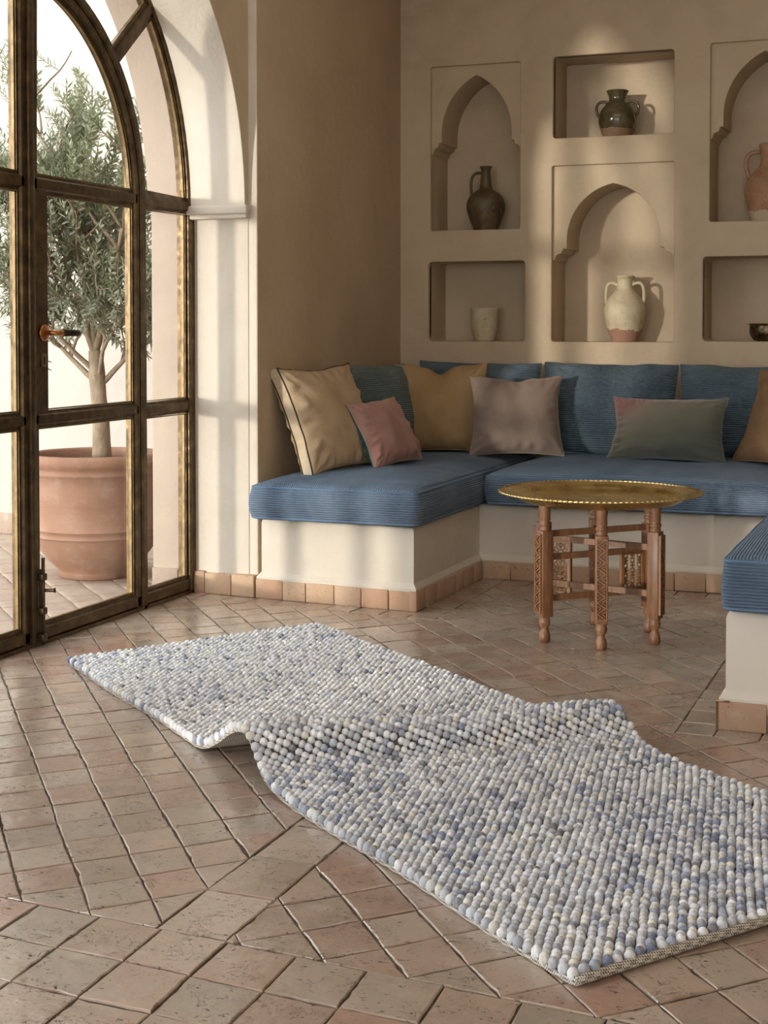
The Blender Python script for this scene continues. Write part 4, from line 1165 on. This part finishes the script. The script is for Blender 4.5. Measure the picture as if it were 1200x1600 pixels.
# the fold is a developable roll: a fixed profile swept along a slightly skewed ridge line
ctl = [(-0.32, 0.0), (-0.26, 0.002), (-0.20, 0.013), (-0.13, 0.044), (-0.07, 0.078), (-0.02, 0.097), (0.018, 0.099), (0.048, 0.084), (0.066, 0.062), (0.080, 0.040), (0.100, 0.023), (0.13, 0.012), (0.18, 0.004), (0.25, 0.0), (0.31, 0.0)]
cp = []
for i in range(1, len(ctl)-2):
    p0, p1, p2, p3 = (np.array(ctl[i+j_-1]) for j_ in range(4))
    for q in range(24):
        t_ = q/24; cp.append(0.5*((2*p1) + (-p0+p2)*t_ + (2*p0-5*p1+4*p2-p3)*t_**2 + (-p0+3*p1-3*p2+p3)*t_**3))
cp = np.array(cp); cs_ = np.concatenate([[0], np.cumsum(np.linalg.norm(np.diff(cp, axis=0), axis=1))])
sg = cp[0, 0] + cs_; EXTRA = float(sg[-1] - cp[-1, 0])
ridge0 = FLc + el*1.345; ridge1 = FLc + ewf*W + el*1.685
rd = (ridge1 - ridge0)/np.linalg.norm(ridge1 - ridge0); rn = np.array([rd[1], -rd[0]])
if rn @ el < 0: rn = -rn
LENM = LEN + EXTRA*float(rn @ el)
def place(u, t):
    """u: along the runner (cloth length), t: across -> surface point (arrays)"""
    f = np.clip(u/LENM, 0, 1)[:, None]; ew = ewf*(1-f) + ewn*f; ew = ew/np.linalg.norm(ew, axis=1)[:, None]
    wav = 0.004*np.sin(u*9 + 1.0)
    xy = FLc + el*u[:, None] + ew*(t + wav)[:, None]
    d = (xy - ridge0) @ rn + 0.010*np.sin(t*8 + 0.4)
    along = (xy - ridge0) @ rd
    X = np.where(d < sg[0], d, np.where(d > sg[-1], d - EXTRA, np.interp(d, sg, cp[:, 0])))
    Z = np.where((d < sg[0]) | (d > sg[-1]), 0.0, np.interp(d, sg, cp[:, 1]))*(1.0 + 0.05*np.sin(along*8 + 0.8) - 0.16*np.clip(along/W, 0, 1))
    sm = np.clip((d + 0.2)/0.5, 0, 1)
    lat_ = float(rn @ ewf)*EXTRA
    xy = xy + rn*(X - d)[:, None] + ewf*(lat_*sm)[:, None]
    z = Z + 0.0015*np.sin(u*7)*np.sin(t*6) + 0.0015
    return np.column_stack([xy, z])
def frame_at(u, t):
    e = 1e-3
    p = place(u, t); du = place(u + e, t) - place(u - e, t); dt = place(u, t + e) - place(u, t - e)
    n = np.cross(du, dt); n /= np.linalg.norm(n, axis=1)[:, None]
    du /= np.linalg.norm(du, axis=1)[:, None]; dt = np.cross(n, du)
    return p, du, dt, n
lat = []
n_u = int(round(LENM/A_))
for tt_i in range(2*nw + 1):
    t = tt_i*A_/2*(W/(nw*A_)); off = 0.0 if tt_i % 2 == 0 else 0.5
    ms = (np.arange(n_u + (0 if off else 1)) + off)/n_u*LENM
    lat.append(np.column_stack([ms, np.full(len(ms), t)]))
lat = np.vstack(lat)
lat[:, 0] += rng.normal(0, 0.0013, len(lat)); lat[:, 1] += rng.normal(0, 0.0013, len(lat))
p, du, dt, nn = frame_at(lat[:, 0], lat[:, 1])
nB_ = len(lat)
th_b = 0.010                                   # backing thickness
# unit ball
bm = bmesh.new(); bmesh.ops.create_icosphere(bm, subdivisions=3, radius=1.0)
bv = np.array([v.co[:] for v in bm.verts]); bf = np.array([[v.index for v in f.verts] for f in bm.faces]); bm.free()
ang = rng.uniform(-0.45, 0.45, nB_)
cA, sA = np.cos(ang)[:, None], np.sin(ang)[:, None]
# balls lie a little flattened, longer along the diagonal rows
da = (du + dt)/math.sqrt(2); db = (dt - du)/math.sqrt(2)
a1v = da*cA + db*sA; a2v = -da*sA + db*cA
edge = (lat[:, 1] < A_*0.3) | (lat[:, 1] > W - A_*0.3) | (lat[:, 0] < A_*0.3) | (lat[:, 0] > LENM - A_*0.3)
ra = rng.normal(0.0091, 0.0005, nB_); rb = rng.normal(0.0081, 0.0005, nB_); rc = rng.normal(0.0106, 0.0008, nB_)
frt = ((np.column_stack([p[:, 0], p[:, 1]]) - ridge0) @ rn); frt = np.exp(-((frt - 0.035)/0.05)**2)
ra *= 1 + 0.10*frt; rb *= 1 + 0.16*frt
ra[edge] *= 1.12; rb[edge] *= 1.15; rc[edge] *= 1.12
cen = p + nn*(th_b + 0.0060 + rng.normal(0, 0.0007, nB_))[:, None] - RO_
tw = 1 + 0.05*np.sin(bv[:, 0]*6 + bv[:, 1]*4)*np.cos(bv[:, 2]*3)
V = (cen[:, None, :] + (bv[None, :, 0]*tw)[:, :, None]*(a1v*ra[:, None])[:, None, :] + (bv[None, :, 1]*tw)[:, :, None]*(a2v*rb[:, None])[:, None, :] + bv[None, :, 2][:, :, None]*(nn*rc[:, None])[:, None, :])
V[:, :, 2] = np.maximum(V[:, :, 2], 0.001)
nv, nf = len(bv), len(bf)
F_ = (bf[None] + (np.arange(nB_)*nv)[:, None, None]).reshape(-1, 3)
me = bpy.data.meshes.new('pile')
me.vertices.add(nB_*nv); me.vertices.foreach_set('co', V.reshape(-1).astype(np.float32))
me.loops.add(F_.size); me.loops.foreach_set('vertex_index', F_.reshape(-1).astype(np.int32))
me.polygons.add(len(F_)); me.polygons.foreach_set('loop_start', np.arange(0, F_.size, 3, dtype=np.int32)); me.polygons.foreach_set('loop_total', np.full(len(F_), 3, dtype=np.int32))
me.polygons.foreach_set('use_smooth', np.ones(len(F_), dtype=bool))
me.update(calc_edges=True)
# dyed wool colours, clustered in soft patches; paler far end, near colour darkened against lamp light
pal = np.array([srgb(*c)[:3] for c in ((238, 238, 238), (226, 226, 226), (206, 207, 210), (174, 177, 184), (228, 223, 208), (156, 164, 184), (126, 137, 166), (88, 98, 130), (112, 112, 116), (212, 217, 228))])
patch = np.array([mnoise.noise(Vector((float(a)*3.2, float(b)*3.2, 0.3))) + 0.5*mnoise.noise(Vector((float(a)*9, float(b)*9, 4.3))) for a, b in lat])
near = np.clip((lat[:, 0]/LENM - 0.38)/0.35, 0, 1)
wts = np.array([2.8, 2.6, 2.0, 1.2, 0.7, 0.75, 0.55, 0.30, 0.38, 1.3])[None] * np.ones((nB_, 1))
blue = np.clip(0.5 + 1.6*patch, 0.05, 2.2)*(0.55 + 0.75*near)
wts[:, [5, 6, 7]] *= (blue*1.5)[:, None]; wts[:, [3, 8]] *= (0.6 + 0.7*near)[:, None]; wts[:, [0, 1]] *= (1.5 - 1.0*near)[:, None]; wts[:, [2, 4]] *= (0.8 + 0.6*near)[:, None]
wts /= wts.sum(1, keepdims=True); cs = np.cumsum(wts, 1); pickc = (rng.random(nB_)[:, None] > cs).sum(1).clip(0, 9)
colr = pal[pickc]*rng.uniform(0.74, 1.08, (nB_, 1))*(1 - 0.13*near)[:, None]
at = me.color_attributes.new('wool', 'FLOAT_COLOR', 'POINT')
cc = np.ones((nB_, nv, 4), dtype=np.float32); cc[:, :, :3] = colr[:, None, :]
# marled yarn: a second shade winds around each ball
sec = pal[(rng.random(nB_)*10).astype(int)]
band = (np.sin(bv[None, :, 0]*7 + bv[None, :, 2]*3 + rng.uniform(0, 6, nB_)[:, None]) > 0.35)
mixf = (band*rng.uniform(0.0, 0.28, nB_)[:, None])[:, :, None]
cc[:, :, :3] = cc[:, :, :3]*(1-mixf) + sec[:, None, :]*mixf
at.data.foreach_set('color', cc.reshape(-1))
me.materials.append(M['wool'])
pile = bpy.data.objects.new('pile', me); COL.objects.link(pile); pile.parent = rug; pile['kind'] = 'stuff'
# woven backing: thin sheet with its own thickness that follows the fold
gu, gt = 420, 24
ug, tg = np.meshgrid(np.linspace(-0.006, LENM + 0.004, gu), np.linspace(-0.004, W + 0.004, gt), indexing='ij')
p2, d1, d2, n2 = frame_at(ug.ravel(), tg.ravel())
p2 = p2 - RO_
top = p2 + n2*th_b; bot = p2.copy(); bot[:, 2] = np.maximum(bot[:, 2], 0.0012)
mb = MB(); G = gu*gt
fs = []
for i in range(gu-1):
    for j_ in range(gt-1):
        a = i*gt + j_; fs.append((a, a+gt, a+gt+1, a+1)); fs.append((G+a, G+a+1, G+a+gt+1, G+a+gt))
for i in range(gu-1):
    for j_ in (0, gt-1):
        a = i*gt + j_; fs.append((a, a+gt, G+a+gt, G+a))
for j_ in range(gt-1):
    for i in (0, gu-1):
        a = i*gt + j_; fs.append((a, a+1, G+a+1, G+a))
mb.add(np.vstack([top, bot]).tolist(), fs, 0, True)
ng = (gu-1)*(gt-1)*2
mb.m = [(1 if (i < ng and i % 2 == 0) else 0) for i in range(len(mb.f))]
obj('woven_backing', mb, [M['backing'], M['ground']], rug, smooth=50)
# folded hem along the near end
hem = place(np.full(30, LENM + 0.010), np.linspace(-0.004, W + 0.004, 30)) - RO_
hem[:, 2] += 0.009
mb = MB(); mb.tube([Vector(q) for q in hem], 0.0085, 10); obj('hem', mb, M['backing'], rug)

# ------------------------------------------------------------------ light
w = bpy.data.worlds.new('sky'); scene.world = w; w.use_nodes = True
bgn = w.node_tree.nodes['Background']; bgn.inputs[0].default_value = (0.93, 0.97, 1.0, 1); bgn.inputs[1].default_value = 4.4
def light(name, typ, energy, col, loc, direction, **k):
    l = bpy.data.lights.new(name, typ); l.energy = energy; l.color = col
    for a, v in k.items(): setattr(l, a, v)
    o = bpy.data.objects.new(name, l); COL.objects.link(o); o.location = loc
    o.rotation_euler = Vector(direction).to_track_quat('-Z', 'Y').to_euler(); return o
light('sun', 'SUN', 2.1, (1.0, 0.92, 0.82), (-4, 0, 4), (0.43, 1.0, -0.045), angle=math.radians(2.8))
# added fill lamps standing in for daylight at the unseen rear openings and second arch
light('daylight_rear', 'AREA', 7, (1.0, 0.96, 0.90), (-1.35, -2.75, 1.6), (0, 1, 0), shape='RECTANGLE', size=1.7, size_y=2.2)
light('daylight_rear', 'AREA', 7, (1.0, 0.96, 0.90), (1.15, -2.75, 1.6), (0, 1, 0), shape='RECTANGLE', size=1.7, size_y=2.2)
light('ceiling_skylight', 'AREA', 9, (1.0, 0.93, 0.82), (-1.2, 4.7, ZC - 0.02), (0, 0, -1), shape='RECTANGLE', size=1.6, size_y=1.6)  # added fill lamp above the seats, the ceiling has no opening
light('daylight_arch', 'AREA', 26, (0.86, 0.93, 1.0), (-3.2, YC2, 1.35), (1, 0, 0), shape='RECTANGLE', size=2.0, size_y=2.3)

# ------------------------------------------------------------------ camera
cam = bpy.data.cameras.new('camera'); co = bpy.data.objects.new('camera', cam); COL.objects.link(co)
FPX = 2335.0; th = math.radians(21.08); ti = math.radians(2.0)
co.location = (0, 0, 1.08); co.rotation_euler = (PI/2 - ti, 0, th)
cam.sensor_fit = 'HORIZONTAL'; cam.sensor_width = 36; cam.lens = FPX/1200*36
pv = 510 + FPX*math.tan(ti)
cam.shift_y = -(800 - pv)/1200; cam.clip_start = 0.05
scene.camera = co
scene.view_settings.view_transform = 'Standard'; scene.view_settings.look = 'None'
scene.view_settings.exposure = 0.12; scene.view_settings.gamma = 1.0; scene.view_settings.use_curve_mapping = False
scene.cycles.use_denoising = True
scene.cycles.max_bounces = 10; scene.cycles.transparent_max_bounces = 16; scene.cycles.diffuse_bounces = 6
scene.cycles.sample_clamp_indirect = 6
